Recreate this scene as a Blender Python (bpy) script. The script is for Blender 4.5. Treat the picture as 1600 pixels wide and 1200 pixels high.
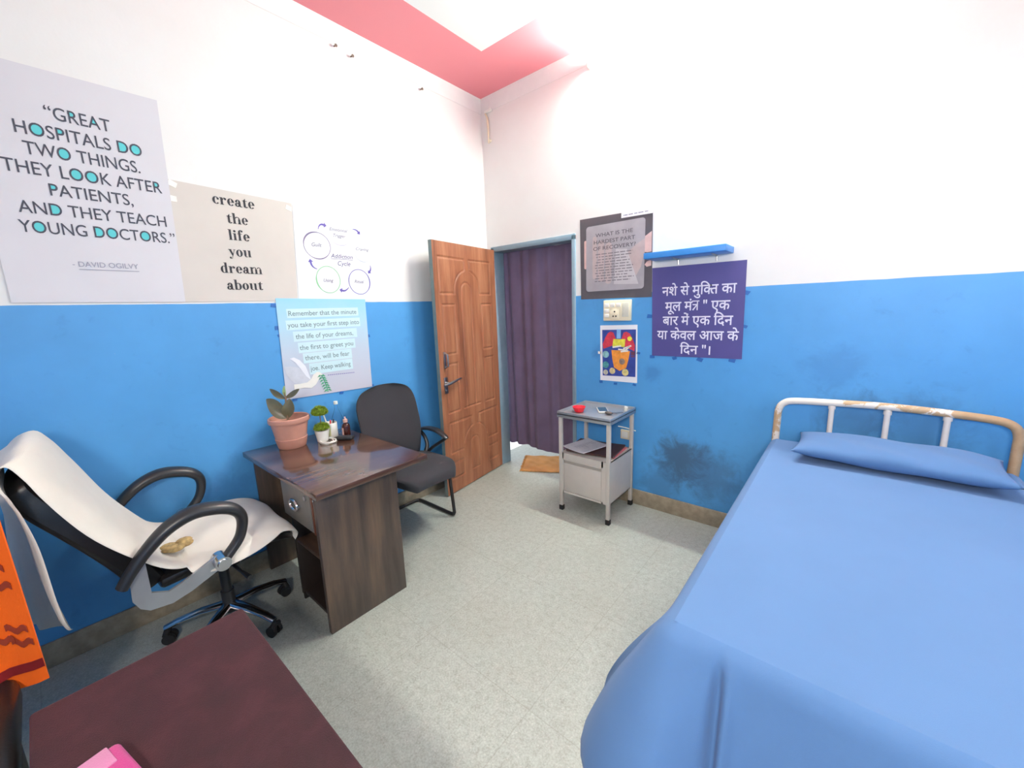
import bpy, bmesh, math, random
from mathutils import Vector, Matrix
random.seed(7)
SC = bpy.context.scene
COL = SC.collection
PI = math.pi
for o in list(bpy.data.objects):
    bpy.data.objects.remove(o)

# ------------------------------------------------------------------ camera
cam = bpy.data.cameras.new('camera')
cam.sensor_width = 36.0
cam.lens = 628.464 / 1600 * 36.0
cam.clip_start = 0.02
cam_o = bpy.data.objects.new('camera', cam)
COL.objects.link(cam_o)
YAW, PITCH, ROLL = -0.704394, -0.183313, -0.035072
_f = Vector((math.sin(YAW) * math.cos(PITCH), math.cos(YAW) * math.cos(PITCH), math.sin(PITCH)))
_r = Vector((math.cos(YAW), -math.sin(YAW), 0))
_u = _r.cross(_f)
_r2 = _r * math.cos(ROLL) + _u * math.sin(ROLL)
_u2 = _u * math.cos(ROLL) - _r * math.sin(ROLL)
M4 = Matrix((_r2, _u2, -_f)).transposed().to_4x4()
M4.translation = Vector((2.61057, -2.78754, 1.5))
cam_o.matrix_world = M4
SC.camera = cam_o

# ------------------------------------------------------------------ world, exposure
SC.view_settings.view_transform = 'Standard'
SC.view_settings.look = 'None'
SC.view_settings.gamma = 1.0
SC.view_settings.exposure = 1.0
SC.view_settings.use_curve_mapping = False
world = bpy.data.worlds.new('world')
world.use_nodes = True
world.node_tree.nodes['Background'].inputs[0].default_value = (0.90, 0.95, 1.0, 1)
world.node_tree.nodes['Background'].inputs[1].default_value = 0.9
SC.world = world
TUBE_STRENGTH = 345.0
# fill light added beyond the bed, set before a made-up window
wl = bpy.data.lights.new('added_right_fill', 'AREA')
wl.shape = 'RECTANGLE'; wl.size = 1.1; wl.size_y = 1.1
wl.energy = 7.0; wl.color = (0.93, 0.965, 1.0)
wlo = bpy.data.objects.new('added_right_fill', wl); COL.objects.link(wlo)
wlo.location = (3.69, -1.15, 1.75); wlo.rotation_euler = (0, math.radians(90), 0)
# warm fill light added behind the viewer, without any fixture
nl = bpy.data.lights.new('added_near_fill', 'AREA')
nl.shape = 'RECTANGLE'; nl.size = 0.6; nl.size_y = 0.25
nl.energy = 30.0; nl.color = (1.0, 0.92, 0.84)
nlo = bpy.data.objects.new('added_near_fill', nl); COL.objects.link(nlo)
nlo.location = (2.9, -3.68, 1.95); nlo.rotation_euler = (math.radians(55), 0, 0)
# ------------------------------------------------------------------ materials
def srgb(*c):
    c = [x / 255.0 for x in c]
    return tuple((x / 12.92 if x <= 0.04045 else ((x + 0.055) / 1.055) ** 2.4) for x in c) + (1,)

def nt_new(name):
    m = bpy.data.materials.new(name); m.use_nodes = True
    nt = m.node_tree
    return m, nt, nt.nodes['Principled BSDF']

def N(nt, t, **kw):
    n = nt.nodes.new(t)
    for k, v in kw.items():
        setattr(n, k, v)
    return n

def mixc(nt, fac, a, b, mode='MIX'):
    n = N(nt, 'ShaderNodeMix', data_type='RGBA', blend_type=mode)
    for sock, v in ((n.inputs[0], fac), (n.inputs[6], a), (n.inputs[7], b)):
        if hasattr(v, 'links'):
            nt.links.new(v, sock)
        else:
            sock.default_value = v
    return n.outputs[2]

def math_n(nt, op, a, b=None, clamp=False):
    n = N(nt, 'ShaderNodeMath', operation=op, use_clamp=clamp)
    for s, v in ((n.inputs[0], a), (n.inputs[1], b)):
        if v is None: continue
        if hasattr(v, 'links'): nt.links.new(v, s)
        else: s.default_value = v
    return n.outputs[0]

def coords(nt, scale=(1, 1, 1), kind='Object', rot=(0, 0, 0)):
    tc = N(nt, 'ShaderNodeTexCoord'); mp = N(nt, 'ShaderNodeMapping')
    mp.inputs['Scale'].default_value = scale
    mp.inputs['Rotation'].default_value = rot
    nt.links.new(tc.outputs[kind], mp.inputs[0])
    return mp.outputs[0]

def noise(nt, vec, scale, detail=3, rough=0.55, dist=0.0):
    n = N(nt, 'ShaderNodeTexNoise')
    n.inputs['Scale'].default_value = scale; n.inputs['Detail'].default_value = detail
    n.inputs['Roughness'].default_value = rough; n.inputs['Distortion'].default_value = dist
    nt.links.new(vec, n.inputs['Vector'])
    return n.outputs[0]

def ramp(nt, fac, stops):
    r = N(nt, 'ShaderNodeValToRGB')
    el = r.color_ramp.elements
    while len(el) < len(stops): el.new(0.5)
    for e, (p, c) in zip(el, stops):
        e.position = p; e.color = c if len(c) == 4 else tuple(c) + (1,)
    nt.links.new(fac, r.inputs[0])
    return r.outputs[0]

def bump(nt, bs, h, strength=0.2, dist=0.002):
    b = N(nt, 'ShaderNodeBump')
    b.inputs['Strength'].default_value = strength; b.inputs['Distance'].default_value = dist
    nt.links.new(h, b.inputs['Height']); nt.links.new(b.outputs[0], bs.inputs['Normal'])

def mat(name, c, rough=0.5, metal=0.0, var=0.12, vscale=14.0, bmp=0.0, bscale=200.0, spec=0.5, sheen=0.0):
    m, nt, bs = nt_new(name)
    v = coords(nt)
    nz = noise(nt, v, vscale)
    k = lambda f: tuple(min(1, x * f) for x in c[:3]) + (1,)
    nt.links.new(ramp(nt, nz, [(0.3, k(1 - var)), (0.7, k(1 + var))]), bs.inputs['Base Color'])
    bs.inputs['Roughness'].default_value = rough; bs.inputs['Metallic'].default_value = metal
    bs.inputs['Specular IOR Level'].default_value = spec
    if sheen:
        bs.inputs['Sheen Weight'].default_value = sheen; bs.inputs['Sheen Roughness'].default_value = 0.5
    if bmp:
        bump(nt, bs, noise(nt, v, bscale), bmp, 0.002)
    return m

def wood(name, dark, mid, light, axis='z', scale=6.0, rough=0.35, coat=0.0, stretch=14.0):
    m, nt, bs = nt_new(name)
    s = {'x': (1, stretch, stretch), 'y': (stretch, 1, stretch), 'z': (stretch, stretch, 1)}[axis]
    v = coords(nt, tuple(x * 0.35 for x in s))
    a = noise(nt, v, scale * 0.42, 5, 0.6, 0.6)
    b = noise(nt, v, scale * 2.6, 3, 0.6)
    f = math_n(nt, 'ADD', math_n(nt, 'MULTIPLY', a, 0.75), math_n(nt, 'MULTIPLY', b, 0.25))
    nt.links.new(ramp(nt, f, [(0.34, dark), (0.5, mid), (0.66, light)]), bs.inputs['Base Color'])
    bs.inputs['Roughness'].default_value = rough
    if coat:
        bs.inputs['Coat Weight'].default_value = coat; bs.inputs['Coat Roughness'].default_value = 0.06
    return m

WHITE_W = srgb(226, 225, 223)
BLUE_W = srgb(77, 151, 210)

def wall_mat(name, stains=(), zline=1.585):
    """two-tone enamel paint: white above the dado line, blue below, with scuffs"""
    m, nt, bs = nt_new(name)
    geo = N(nt, 'ShaderNodeNewGeometry')
    sep = N(nt, 'ShaderNodeSeparateXYZ'); nt.links.new(geo.outputs['Position'], sep.inputs[0])
    pos = geo.outputs['Position']
    wob = noise(nt, pos, 6.0, 2)
    zz = math_n(nt, 'ADD', sep.outputs[2], math_n(nt, 'MULTIPLY', math_n(nt, 'SUBTRACT', wob, 0.5), 0.006))
    up = math_n(nt, 'GREATER_THAN', zz, zline)
    n1 = noise(nt, pos, 2.2, 4, 0.6)
    n2 = noise(nt, pos, 26.0, 3, 0.6)
    n3 = noise(nt, pos, 9.0, 4, 0.7, 0.4)
    blue = ramp(nt, n1, [(0.3, tuple(x * 0.93 for x in BLUE_W[:3])), (0.7, tuple(min(1, x * 1.06) for x in BLUE_W[:3]))])
    # small scuffs, darker and slightly greener
    sc = math_n(nt, 'MULTIPLY', math_n(nt, 'SUBTRACT', n3, 0.60, True), 4.0, True)
    blue = mixc(nt, math_n(nt, 'MULTIPLY', sc, 0.35), blue, srgb(38, 92, 150))
    white = ramp(nt, n1, [(0.3, srgb(222, 220, 217)), (0.7, WHITE_W)])
    # little chips of bare plaster
    chip = math_n(nt, 'MULTIPLY', math_n(nt, 'SUBTRACT', n2, 0.755, True), 40.0, True)
    blue = mixc(nt, math_n(nt, 'MULTIPLY', chip, 0.6), blue, srgb(150, 175, 200))
    for (cx, cy, cz, rad, col, amt) in stains:
        d = N(nt, 'ShaderNodeVectorMath', operation='DISTANCE')
        nt.links.new(pos, d.inputs[0]); d.inputs[1].default_value = (cx, cy, cz)
        k = math_n(nt, 'DIVIDE', d.outputs['Value'], rad)
        k = math_n(nt, 'ADD', k, math_n(nt, 'MULTIPLY', math_n(nt, 'SUBTRACT', n3, 0.5), 1.6))
        mr = N(nt, 'ShaderNodeMapRange', interpolation_type='SMOOTHSTEP')
        mr.inputs['From Min'].default_value = 0.25; mr.inputs['From Max'].default_value = 1.0
        mr.inputs['To Min'].default_value = amt; mr.inputs['To Max'].default_value = 0.0
        nt.links.new(k, mr.inputs['Value'])
        blue = mixc(nt, mr.outputs[0], blue, col)
    nt.links.new(mixc(nt, up, blue, white), bs.inputs['Base Color'])
    r = math_n(nt, 'ADD', math_n(nt, 'MULTIPLY', up, 0.15), 0.48)
    nt.links.new(r, bs.inputs['Roughness'])
    bump(nt, bs, noise(nt, pos, 7.0, 4, 0.6), 0.18, 0.01)
    return m

def floor_mat():
    m, nt, bs = nt_new('speckled_vinyl')
    v = coords(nt)
    n1 = noise(nt, v, 130.0, 2, 0.7)
    n2 = noise(nt, v, 34.0, 4, 0.7, 0.5)
    n3 = noise(nt, v, 1.6, 3)
    vo = N(nt, 'ShaderNodeTexVoronoi'); vo.inputs['Scale'].default_value = 70.0
    nt.links.new(v, vo.inputs['Vector'])
    base = ramp(nt, n2, [(0.32, srgb(148, 151, 141)), (0.5, srgb(165, 171, 162)), (0.68, srgb(177, 184, 175))])
    base = mixc(nt, 0.35, base, ramp(nt, n1, [(0.35, srgb(132, 134, 124)), (0.65, srgb(192, 198, 191))]))
    sp = math_n(nt, 'LESS_THAN', vo.outputs['Distance'], 0.16)
    base = mixc(nt, math_n(nt, 'MULTIPLY', sp, 0.35), base, srgb(212, 209, 200))
    base = mixc(nt, math_n(nt, 'MULTIPLY', math_n(nt, 'SUBTRACT', n3, 0.45, True), 0.9, True), base, srgb(138, 138, 124))
    br = N(nt, 'ShaderNodeTexBrick'); br.offset = 0.0
    br.inputs['Scale'].default_value = 1.0; br.inputs['Brick Width'].default_value = 0.6
    br.inputs['Row Height'].default_value = 0.6; br.inputs['Mortar Size'].default_value = 0.0022
    br.inputs['Color1'].default_value = (0, 0, 0, 1); br.inputs['Color2'].default_value = (0, 0, 0, 1)
    br.inputs['Mortar'].default_value = (1, 1, 1, 1)
    nt.links.new(v, br.inputs['Vector'])
    base = mixc(nt, math_n(nt, 'MULTIPLY', br.outputs['Color'], 0.22), base, srgb(110, 100, 84))
    nt.links.new(base, bs.inputs['Base Color'])
    bs.inputs['Roughness'].default_value = 0.42
    bump(nt, bs, n2, 0.05, 0.002)
    return m

def ceiling_mat(x0, x1, y0, y1, b):
    """white paint with a coral border band along the walls"""
    m, nt, bs = nt_new('ceiling_paint')
    geo = N(nt, 'ShaderNodeNewGeometry')
    sep = N(nt, 'ShaderNodeSeparateXYZ'); nt.links.new(geo.outputs['Position'], sep.inputs[0])
    X, Y = sep.outputs[0], sep.outputs[1]
    a = math_n(nt, 'GREATER_THAN', X, x0 + b)
    a = math_n(nt, 'MULTIPLY', a, math_n(nt, 'LESS_THAN', X, x1 - b))
    a = math_n(nt, 'MULTIPLY', a, math_n(nt, 'GREATER_THAN', Y, y0 + b))
    a = math_n(nt, 'MULTIPLY', a, math_n(nt, 'LESS_THAN', Y, y1 - b))
    nt.links.new(mixc(nt, a, srgb(241, 143, 150), srgb(240, 238, 234)), bs.inputs['Base Color'])
    bs.inputs['Roughness'].default_value = 0.6
    return m

def fabric(name, c, scale=900.0, var=0.08, rough=0.85, sheen=0.15, bmp=0.25, wr=0.0):
    m, nt, bs = nt_new(name)
    v = coords(nt)
    w = N(nt, 'ShaderNodeTexWave'); w.inputs['Scale'].default_value = scale / 6
    w.inputs['Distortion'].default_value = 1.5
    nt.links.new(v, w.inputs['Vector'])
    n1 = noise(nt, v, 5.0, 4)
    k = lambda f: tuple(min(1, x * f) for x in c[:3]) + (1,)
    nt.links.new(ramp(nt, n1, [(0.3, k(1 - var)), (0.7, k(1 + var))]), bs.inputs['Base Color'])
    bs.inputs['Roughness'].default_value = rough
    bs.inputs['Sheen Weight'].default_value = sheen
    bs.inputs['Specular IOR Level'].default_value = 0.2
    h = noise(nt, v, scale, 2)
    if wr:
        h = math_n(nt, 'ADD', h, math_n(nt, 'MULTIPLY', noise(nt, v, 7.0, 4, 0.6, 0.8), wr))
    bump(nt, bs, h, bmp, 0.003)
    return m

def glass(name, c=(1, 1, 1, 1), rough=0.02):
    m, nt, bs = nt_new(name)
    bs.inputs['Base Color'].default_value = c
    bs.inputs['Roughness'].default_value = rough
    bs.inputs['Transmission Weight'].default_value = 1.0
    bs.inputs['IOR'].default_value = 1.12
    return m

MAT = {}
MAT['wall_l'] = wall_mat('paint_wall_left', [(0, -2.2, 0.45, 0.25, srgb(40, 96, 160), .4), (0, -1.6, 0.78, 0.12, srgb(42, 104, 170), .4)])
MAT['wall_f'] = wall_mat('paint_wall_far', [
    (1.77, 0, 0.42, 0.24, srgb(58, 86, 112), .85), (1.95, 0, 0.36, 0.26, srgb(60, 96, 132), .55),
    (2.66, 0, 0.85, 0.22, srgb(52, 100, 140), .55), (2.9, 0, 0.82, 0.26, srgb(50, 100, 142), .5),
    (1.62, 0, 0.20, 0.2, srgb(60, 108, 150), .5), (1.15, 0, 1.15, 0.1, srgb(44, 96, 160), .4),
    (1.55, 0, 1.02, 0.09, srgb(44, 96, 160), .35), (2.55, 0, 1.12, 0.18, srgb(58, 116, 170), .35)], 1.585)
MAT['wall_o'] = wall_mat('paint_wall_other')
MAT['floor'] = floor_mat()
MAT['ceil'] = ceiling_mat(0, 3.75, -3.75, 0, 0.465)
MAT['cornice'] = mat('white_plaster', srgb(226, 225, 223), 0.6, var=.02)
MAT['skirt'] = mat('brown_stone_skirting', srgb(150, 138, 118), 0.45, var=.22, vscale=22, bmp=.05)
MAT['frame'] = mat('blue_grey_door_frame_paint', srgb(122, 146, 160), 0.4, var=.06)
MAT['door_edge'] = mat('grey_green_door_edge', srgb(112, 128, 126), 0.5, var=.08)
MAT['doorwood'] = wood('orange_brown_door_wood', srgb(116, 72, 52), srgb(150, 96, 68), srgb(172, 120, 88), 'z', 5.5, 0.42, stretch=11)
MAT['desktop'] = wood('glossy_walnut_laminate', srgb(56, 38, 34), srgb(84, 58, 48), srgb(122, 88, 64), 'y', 4.0, 0.16, coat=.6, stretch=8)
MAT['deskpanel'] = wood('walnut_laminate_panel', srgb(50, 42, 38), srgb(76, 64, 57), srgb(106, 86, 69), 'z', 4.5, 0.36, stretch=8)
MAT['deskedge'] = wood('walnut_edge_band', srgb(60, 44, 36), srgb(86, 64, 50), srgb(110, 84, 66), 'x', 5, 0.4)
MAT['dark_lam'] = mat('dark_brown_laminate', srgb(46, 38, 35), 0.4, var=.1)
MAT['grey_lam'] = mat('grey_brown_drawer_front', srgb(112, 106, 98), 0.4, var=.08)
MAT['chrome'] = mat('chrome', srgb(205, 205, 208), 0.16, 1.0, var=.03)
MAT['alu'] = mat('satin_aluminium', srgb(196, 198, 200), 0.38, .75, var=.04)
MAT['steel'] = mat('brushed_steel', srgb(170, 172, 176), 0.3, 1.0, var=.06)
MAT['black_pl'] = mat('black_plastic', srgb(40, 40, 42), 0.36, var=.08)
MAT['black_rubber'] = mat('black_rubber', srgb(28, 28, 29), 0.6, var=.08)
MAT['black_leather'] = mat('black_leatherette', srgb(30, 28, 28), 0.34, var=.1, bmp=.2, bscale=160)
MAT['char_fab'] = fabric('charcoal_seat_fabric', srgb(52, 53, 57), 700, .06, .9, .1)
MAT['towel'] = fabric('cream_terry_towel', srgb(226, 218, 206), 420, .05, .95, .3, .5, .3)
MAT['orange'] = fabric('orange_cotton', srgb(250, 104, 22), 500, .08, .8, .1, .3)
MAT['red_stripe'] = fabric('dark_red_woven_stripe', srgb(128, 24, 26), 500, .06, .8, .1, .3)
MAT['sheet'] = fabric('blue_bed_linen', srgb(87, 122, 166), 800, .03, .85, .1, .22, .9)
MAT['pillow'] = fabric('blue_pillow_linen', srgb(81, 116, 160), 800, .04, .85, .1, .25, 1.4)
MAT['pink'] = fabric('pink_terry', srgb(188, 58, 126), 300, .08, .9, .3, .5)
MAT['pale_pink'] = fabric('pale_pink_terry', srgb(206, 130, 166), 300, .12, .9, .3, .5)
MAT['curtain'] = fabric('purple_curtain_cloth', srgb(112, 98, 124), 600, .12, .85, .1, .2)
MAT['mat'] = fabric('tan_woven_mat', srgb(206, 146, 84), 160, .22, .95, .1, .8)
MAT['locker'] = mat('cream_grey_enamel', srgb(190, 182, 174), 0.38, var=.03)
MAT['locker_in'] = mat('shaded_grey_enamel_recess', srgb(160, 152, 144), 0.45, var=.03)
MAT['iron'] = None
MAT['wht_pl'] = mat('white_plastic', srgb(232, 230, 222), 0.35, var=.02)
MAT['cream_pl'] = mat('cream_plastic', srgb(230, 218, 190), 0.35, var=.02)
MAT['pot'] = mat('terracotta_plastic', srgb(196, 142, 124), 0.5, var=.05)
MAT['soil'] = mat('brown_soil', srgb(104, 76, 58), 0.95, var=.35, vscale=60, bmp=.8, bscale=120)
MAT['leaf'] = mat('rubber_plant_leaf', srgb(104, 100, 76), 0.35, var=.2, vscale=20)
MAT['leaf2'] = mat('young_green_leaf', srgb(150, 180, 120), 0.4, var=.1)
MAT['stem'] = mat('brown_stem', srgb(130, 104, 82), 0.7, var=.15)
MAT['topiary'] = mat('plastic_topiary_green', srgb(126, 150, 40), 0.7, var=.35, vscale=90)
MAT['red_pl'] = mat('red_plastic', srgb(236, 40, 56), 0.35, var=.03)
MAT['paper'] = mat('printed_paper', srgb(200, 198, 204), 0.7, var=.04, vscale=30)
MAT['pink_paper'] = mat('pink_file_card', srgb(214, 120, 124), 0.7, var=.04)
MAT['brown_file'] = mat('dark_brown_file_cover', srgb(72, 46, 44), 0.5, var=.1)
MAT['ink'] = mat('dark_ink', srgb(70, 72, 84), 0.7, var=.04)
MAT['black_ink'] = mat('black_ink', srgb(46, 46, 52), 0.7, var=.04)
MAT['teal_ink'] = mat('teal_ink', srgb(92, 196, 200), 0.7, var=.03)
MAT['purple_ink'] = mat('purple_ink', srgb(104, 92, 170), 0.7, var=.04)
MAT['grey_ink'] = mat('grey_ink', srgb(150, 150, 166), 0.7, var=.04)
MAT['green_ink'] = mat('green_ink', srgb(140, 200, 150), 0.7, var=.04)
MAT['shelf'] = mat('blue_shelf_paint', srgb(58, 140, 216), 0.4, var=.05)
MAT['tape'] = mat('dark_blue_tape_patch', srgb(40, 100, 172), 0.45, var=.1)
MAT['brown_glass'] = mat('brown_bottle_glass', srgb(60, 26, 20), 0.12, var=.05)
MAT['label'] = mat('pale_bottle_label', srgb(216, 170, 158), 0.6, var=.05)
MAT['glass'] = glass('clear_glass', (0.95, 0.98, 1, 1))
MAT['screen'] = mat('phone_screen', srgb(70, 84, 98), 0.08, var=.05)
MAT['gold'] = mat('gold_tan_cloth', srgb(176, 148, 96), 0.7, var=.35, vscale=60, bmp=.5, bscale=90)

MAT['frosted'] = mat('added_pane_glass', srgb(225, 230, 235), .4, var=.01)  # pane of the added, unseen window

def tube_mat():
    m, nt, bs = nt_new('lit_tube')
    bs.inputs['Base Color'].default_value = (1, 1, 1, 1)
    bs.inputs['Emission Color'].default_value = (0.92, 1.0, 0.92, 1)
    bs.inputs['Emission Strength'].default_value = TUBE_STRENGTH
    return m
MAT['tube'] = tube_mat()

def velvet():
    m, nt, bs = nt_new('maroon_velvet')
    v = coords(nt)
    a = noise(nt, v, 9.0, 5, 0.65, 0.6); b = noise(nt, v, 320.0, 2)
    f = math_n(nt, 'ADD', math_n(nt, 'MULTIPLY', a, 0.8), math_n(nt, 'MULTIPLY', b, 0.2))
    nt.links.new(ramp(nt, f, [(0.3, srgb(34, 12, 16)), (0.5, srgb(46, 17, 22)), (0.72, srgb(60, 27, 33))]), bs.inputs['Base Color'])
    bs.inputs['Roughness'].default_value = 0.9
    bs.inputs['Sheen Weight'].default_value = 0.25
    bs.inputs['Sheen Tint'].default_value = srgb(190, 120, 130)
    bump(nt, bs, b, 0.5, 0.003)
    return m
MAT['velvet'] = velvet()

def iron():
    m, nt, bs = nt_new('chipped_white_bed_enamel')
    v = coords(nt)
    a = noise(nt, v, 9.0, 5, 0.7, 0.6)
    sep = N(nt, 'ShaderNodeSeparateXYZ'); nt.links.new(v, sep.inputs[0])
    lf = math_n(nt, 'MULTIPLY', math_n(nt, 'MAXIMUM', math_n(nt, 'SUBTRACT', math_n(nt, 'MULTIPLY', sep.outputs[0], -1.0), 0.405), 0.0), 3.4)
    # paint is worn off more towards the far right of the rail
    k = math_n(nt, 'ADD', a, math_n(nt, 'MULTIPLY', sep.outputs[0], 0.36))
    k = math_n(nt, 'ADD', k, lf)
    c = ramp(nt, k, [(0.0, srgb(218, 210, 202)), (0.485, srgb(216, 206, 196)), (0.51, srgb(186, 156, 122)), (0.75, srgb(176, 142, 106))])
    nt.links.new(c, bs.inputs['Base Color'])
    bs.inputs['Roughness'].default_value = 0.5
    bump(nt, bs, a, 0.2, 0.003)
    return m
MAT['iron'] = iron()

def print_grad(name, stops, axis=2, lo=0.0, hi=1.0, rough=0.5, mixn=0.15):
    """printed colour gradient of a poster (world axis)"""
    m, nt, bs = nt_new(name)
    geo = N(nt, 'ShaderNodeNewGeometry'); sep = N(nt, 'ShaderNodeSeparateXYZ')
    nt.links.new(geo.outputs['Position'], sep.inputs[0])
    k = math_n(nt, 'DIVIDE', math_n(nt, 'SUBTRACT', sep.outputs[axis], lo), hi - lo)
    n1 = noise(nt, geo.outputs['Position'], 5.0, 2)
    k = math_n(nt, 'ADD', k, math_n(nt, 'MULTIPLY', math_n(nt, 'SUBTRACT', n1, .5), mixn), True)
    nt.links.new(ramp(nt, k, stops), bs.inputs['Base Color'])
    bs.inputs['Roughness'].default_value = rough
    return m

# ------------------------------------------------------------------ mesh building
ORG = {}          # root name -> world origin
class MB:
    def __init__(self):
        self.bm = bmesh.new()
    def _xf(self, vs, mtx):
        if mtx is not None:
            for v in vs: v.co = mtx @ v.co
    def box(self, x0, x1, y0, y1, z0, z1, bev=0.0, seg=2, mtx=None):
        g = bmesh.ops.create_cube(self.bm, size=1.0)
        vs = g['verts']
        for v in vs:
            v.co = Vector(((x0 + x1) / 2 + v.co.x * (x1 - x0), (y0 + y1) / 2 + v.co.y * (y1 - y0), (z0 + z1) / 2 + v.co.z * (z1 - z0)))
        if bev > 0:
            es = list({e for v in vs for e in v.link_edges})
            r = bmesh.ops.bevel(self.bm, geom=es, offset=bev, segments=seg, affect='EDGES', profile=0.5)
            vs = list({v for f in r['faces'] for v in f.verts} | {v for v in vs if v.is_valid})
            # all verts connected
            seen = set(vs); st = list(vs)
            while st:
                a = st.pop()
                for e in a.link_edges:
                    b = e.other_vert(a)
                    if b not in seen: seen.add(b); st.append(b)
            vs = list(seen)
        self._xf(vs, mtx)
        return vs
    def poly(self, pts):
        vs = [self.bm.verts.new(p) for p in pts]
        return self.bm.faces.new(vs)
    def prism(self, pts, d, bev=0.0):
        """pts: 3D polygon, d: extrusion vector"""
        d = Vector(d); n = len(pts)
        a = [self.bm.verts.new(Vector(p)) for p in pts]
        b = [self.bm.verts.new(Vector(p) + d) for p in pts]
        self.bm.faces.new(a[::-1]); self.bm.faces.new(b)
        for i in range(n):
            self.bm.faces.new((a[i], a[(i + 1) % n], b[(i + 1) % n], b[i]))
    def sweep(self, pts, r, n=12, cap=True, prof=None, up=None, closed=False):
        """tube along pts. r: float or list. prof: (a,b) elliptical factors (side, up)"""
        pts = [Vector(p) for p in pts]; m = len(pts)
        rs = r if isinstance(r, (list, tuple)) else [r] * m
        T = []
        for i in range(m):
            if closed: t = pts[(i + 1) % m] - pts[i - 1]
            else: t = pts[min(i + 1, m - 1)] - pts[max(i - 1, 0)]
            T.append(t.normalized())
        ref = Vector(up) if up else (Vector((0, 0, 1)) if abs(T[0].z) < 0.9 else Vector((1, 0, 0)))
        u = (ref - T[0] * ref.dot(T[0])).normalized()
        rings = []
        for i in range(m):
            if up:
                u = Vector(up); u = (u - T[i] * u.dot(T[i]))
                u = u.normalized() if u.length > 1e-5 else rings_u
            else:
                u = (u - T[i] * u.dot(T[i])).normalized()
            rings_u = u
            w = T[i].cross(u)
            a, b = prof if prof else (1, 1)
            ring = []
            for k in range(n):
                an = 2 * PI * k / n
                ring.append(self.bm.verts.new(pts[i] + w * (math.cos(an) * rs[i] * a) + u * (math.sin(an) * rs[i] * b)))
            rings.append(ring)
        L = m if closed else m - 1
        for i in range(L):
            A, B = rings[i], rings[(i + 1) % m]
            for k in range(n):
                self.bm.faces.new((A[k], A[(k + 1) % n], B[(k + 1) % n], B[k]))
        if cap and not closed:
            self.bm.faces.new(rings[0][::-1]); self.bm.faces.new(rings[-1])
    def cyl(self, a, b, r, n=20, r2=None):
        self.sweep([a, b], [r, r if r2 is None else r2], n)
    def lathe(self, prof, c=(0, 0, 0), n=28, closed=False):
        """prof: list (radius, z); revolved about a vertical axis through c"""
        c = Vector(c); rings = []
        for (r, z) in prof:
            if r < 1e-6: rings.append([self.bm.verts.new(c + Vector((0, 0, z)))])
            else: rings.append([self.bm.verts.new(c + Vector((r * math.cos(2 * PI * k / n), r * math.sin(2 * PI * k / n), z))) for k in range(n)])
        for A, B in zip(rings, rings[1:]):
            if len(A) == 1 and len(B) == 1: continue
            for k in range(n):
                k2 = (k + 1) % n
                if len(A) == 1: self.bm.faces.new((A[0], B[k2], B[k]))
                elif len(B) == 1: self.bm.faces.new((A[k], A[k2], B[0]))
                else: self.bm.faces.new((A[k], A[k2], B[k2], B[k]))
    def grid(self, fn, nu, nv, thick=0.0):
        """surface fn(i/nu, j/nv)"""
        V = [[self.bm.verts.new(fn(i / nu, j / nv)) for j in range(nv + 1)] for i in range(nu + 1)]
        fs = []
        for i in range(nu):
            for j in range(nv):
                fs.append(self.bm.faces.new((V[i][j], V[i + 1][j], V[i + 1][j + 1], V[i][j + 1])))
        if thick:
            bmesh.ops.recalc_face_normals(self.bm, faces=fs)
            bmesh.ops.solidify(self.bm, geom=fs, thickness=thick)
    def shell(self, fn, nu, nv, off):
        """closed slab between fn and fn + off(s, t)"""
        o = off if callable(off) else (lambda s, t: Vector(off))
        A = [[self.bm.verts.new(fn(i / nu, j / nv)) for j in range(nv + 1)] for i in range(nu + 1)]
        B = [[self.bm.verts.new(fn(i / nu, j / nv) + o(i / nu, j / nv)) for j in range(nv + 1)] for i in range(nu + 1)]
        F = self.bm.faces.new
        for i in range(nu):
            for j in range(nv):
                F((A[i][j], A[i + 1][j], A[i + 1][j + 1], A[i][j + 1])); F((B[i][j], B[i][j + 1], B[i + 1][j + 1], B[i + 1][j]))
        for i in range(nu):
            F((A[i][0], B[i][0], B[i + 1][0], A[i + 1][0])); F((A[i][nv], A[i + 1][nv], B[i + 1][nv], B[i][nv]))
        for j in range(nv):
            F((A[0][j], A[0][j + 1], B[0][j + 1], B[0][j])); F((A[nu][j], B[nu][j], B[nu][j + 1], A[nu][j + 1]))
    def ball(self, c, rx, ry=None, rz=None, sub=2):
        ry = ry or rx; rz = rz or rx
        g = bmesh.ops.create_icosphere(self.bm, subdivisions=sub, radius=1.0)
        for v in g['verts']:
            v.co = Vector((c[0] + v.co.x * rx, c[1] + v.co.y * ry, c[2] + v.co.z * rz))
        return g['verts']
    def build(self, name, material, parent=None, loc=None, smooth=35, sub=0):
        bm = self.bm
        bmesh.ops.recalc_face_normals(bm, faces=bm.faces)
        me = bpy.data.meshes.new(name)
        if parent is not None:
            org = Vector(parent['_org'])
        elif loc is not None:
            org = Vector(loc)
        else:
            xs = [v.co.x for v in bm.verts]; ys = [v.co.y for v in bm.verts]; zs = [v.co.z for v in bm.verts]
            org = Vector(((min(xs) + max(xs)) / 2, (min(ys) + max(ys)) / 2, min(zs)))
        for v in bm.verts: v.co -= org
        for f in bm.faces: f.smooth = smooth > 0
        bm.to_mesh(me); bm.free()
        if smooth: me.set_sharp_from_angle(angle=math.radians(smooth))
        me.materials.append(material if not isinstance(material, str) else MAT[material])
        o = bpy.data.objects.new(name, me); COL.objects.link(o)
        o['_org'] = tuple(org)
        if parent is not None: o.parent = parent
        else: o.location = org
        if sub:
            md = o.modifiers.new('subsurf', 'SUBSURF'); md.levels = sub; md.render_levels = sub
        return o

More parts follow.
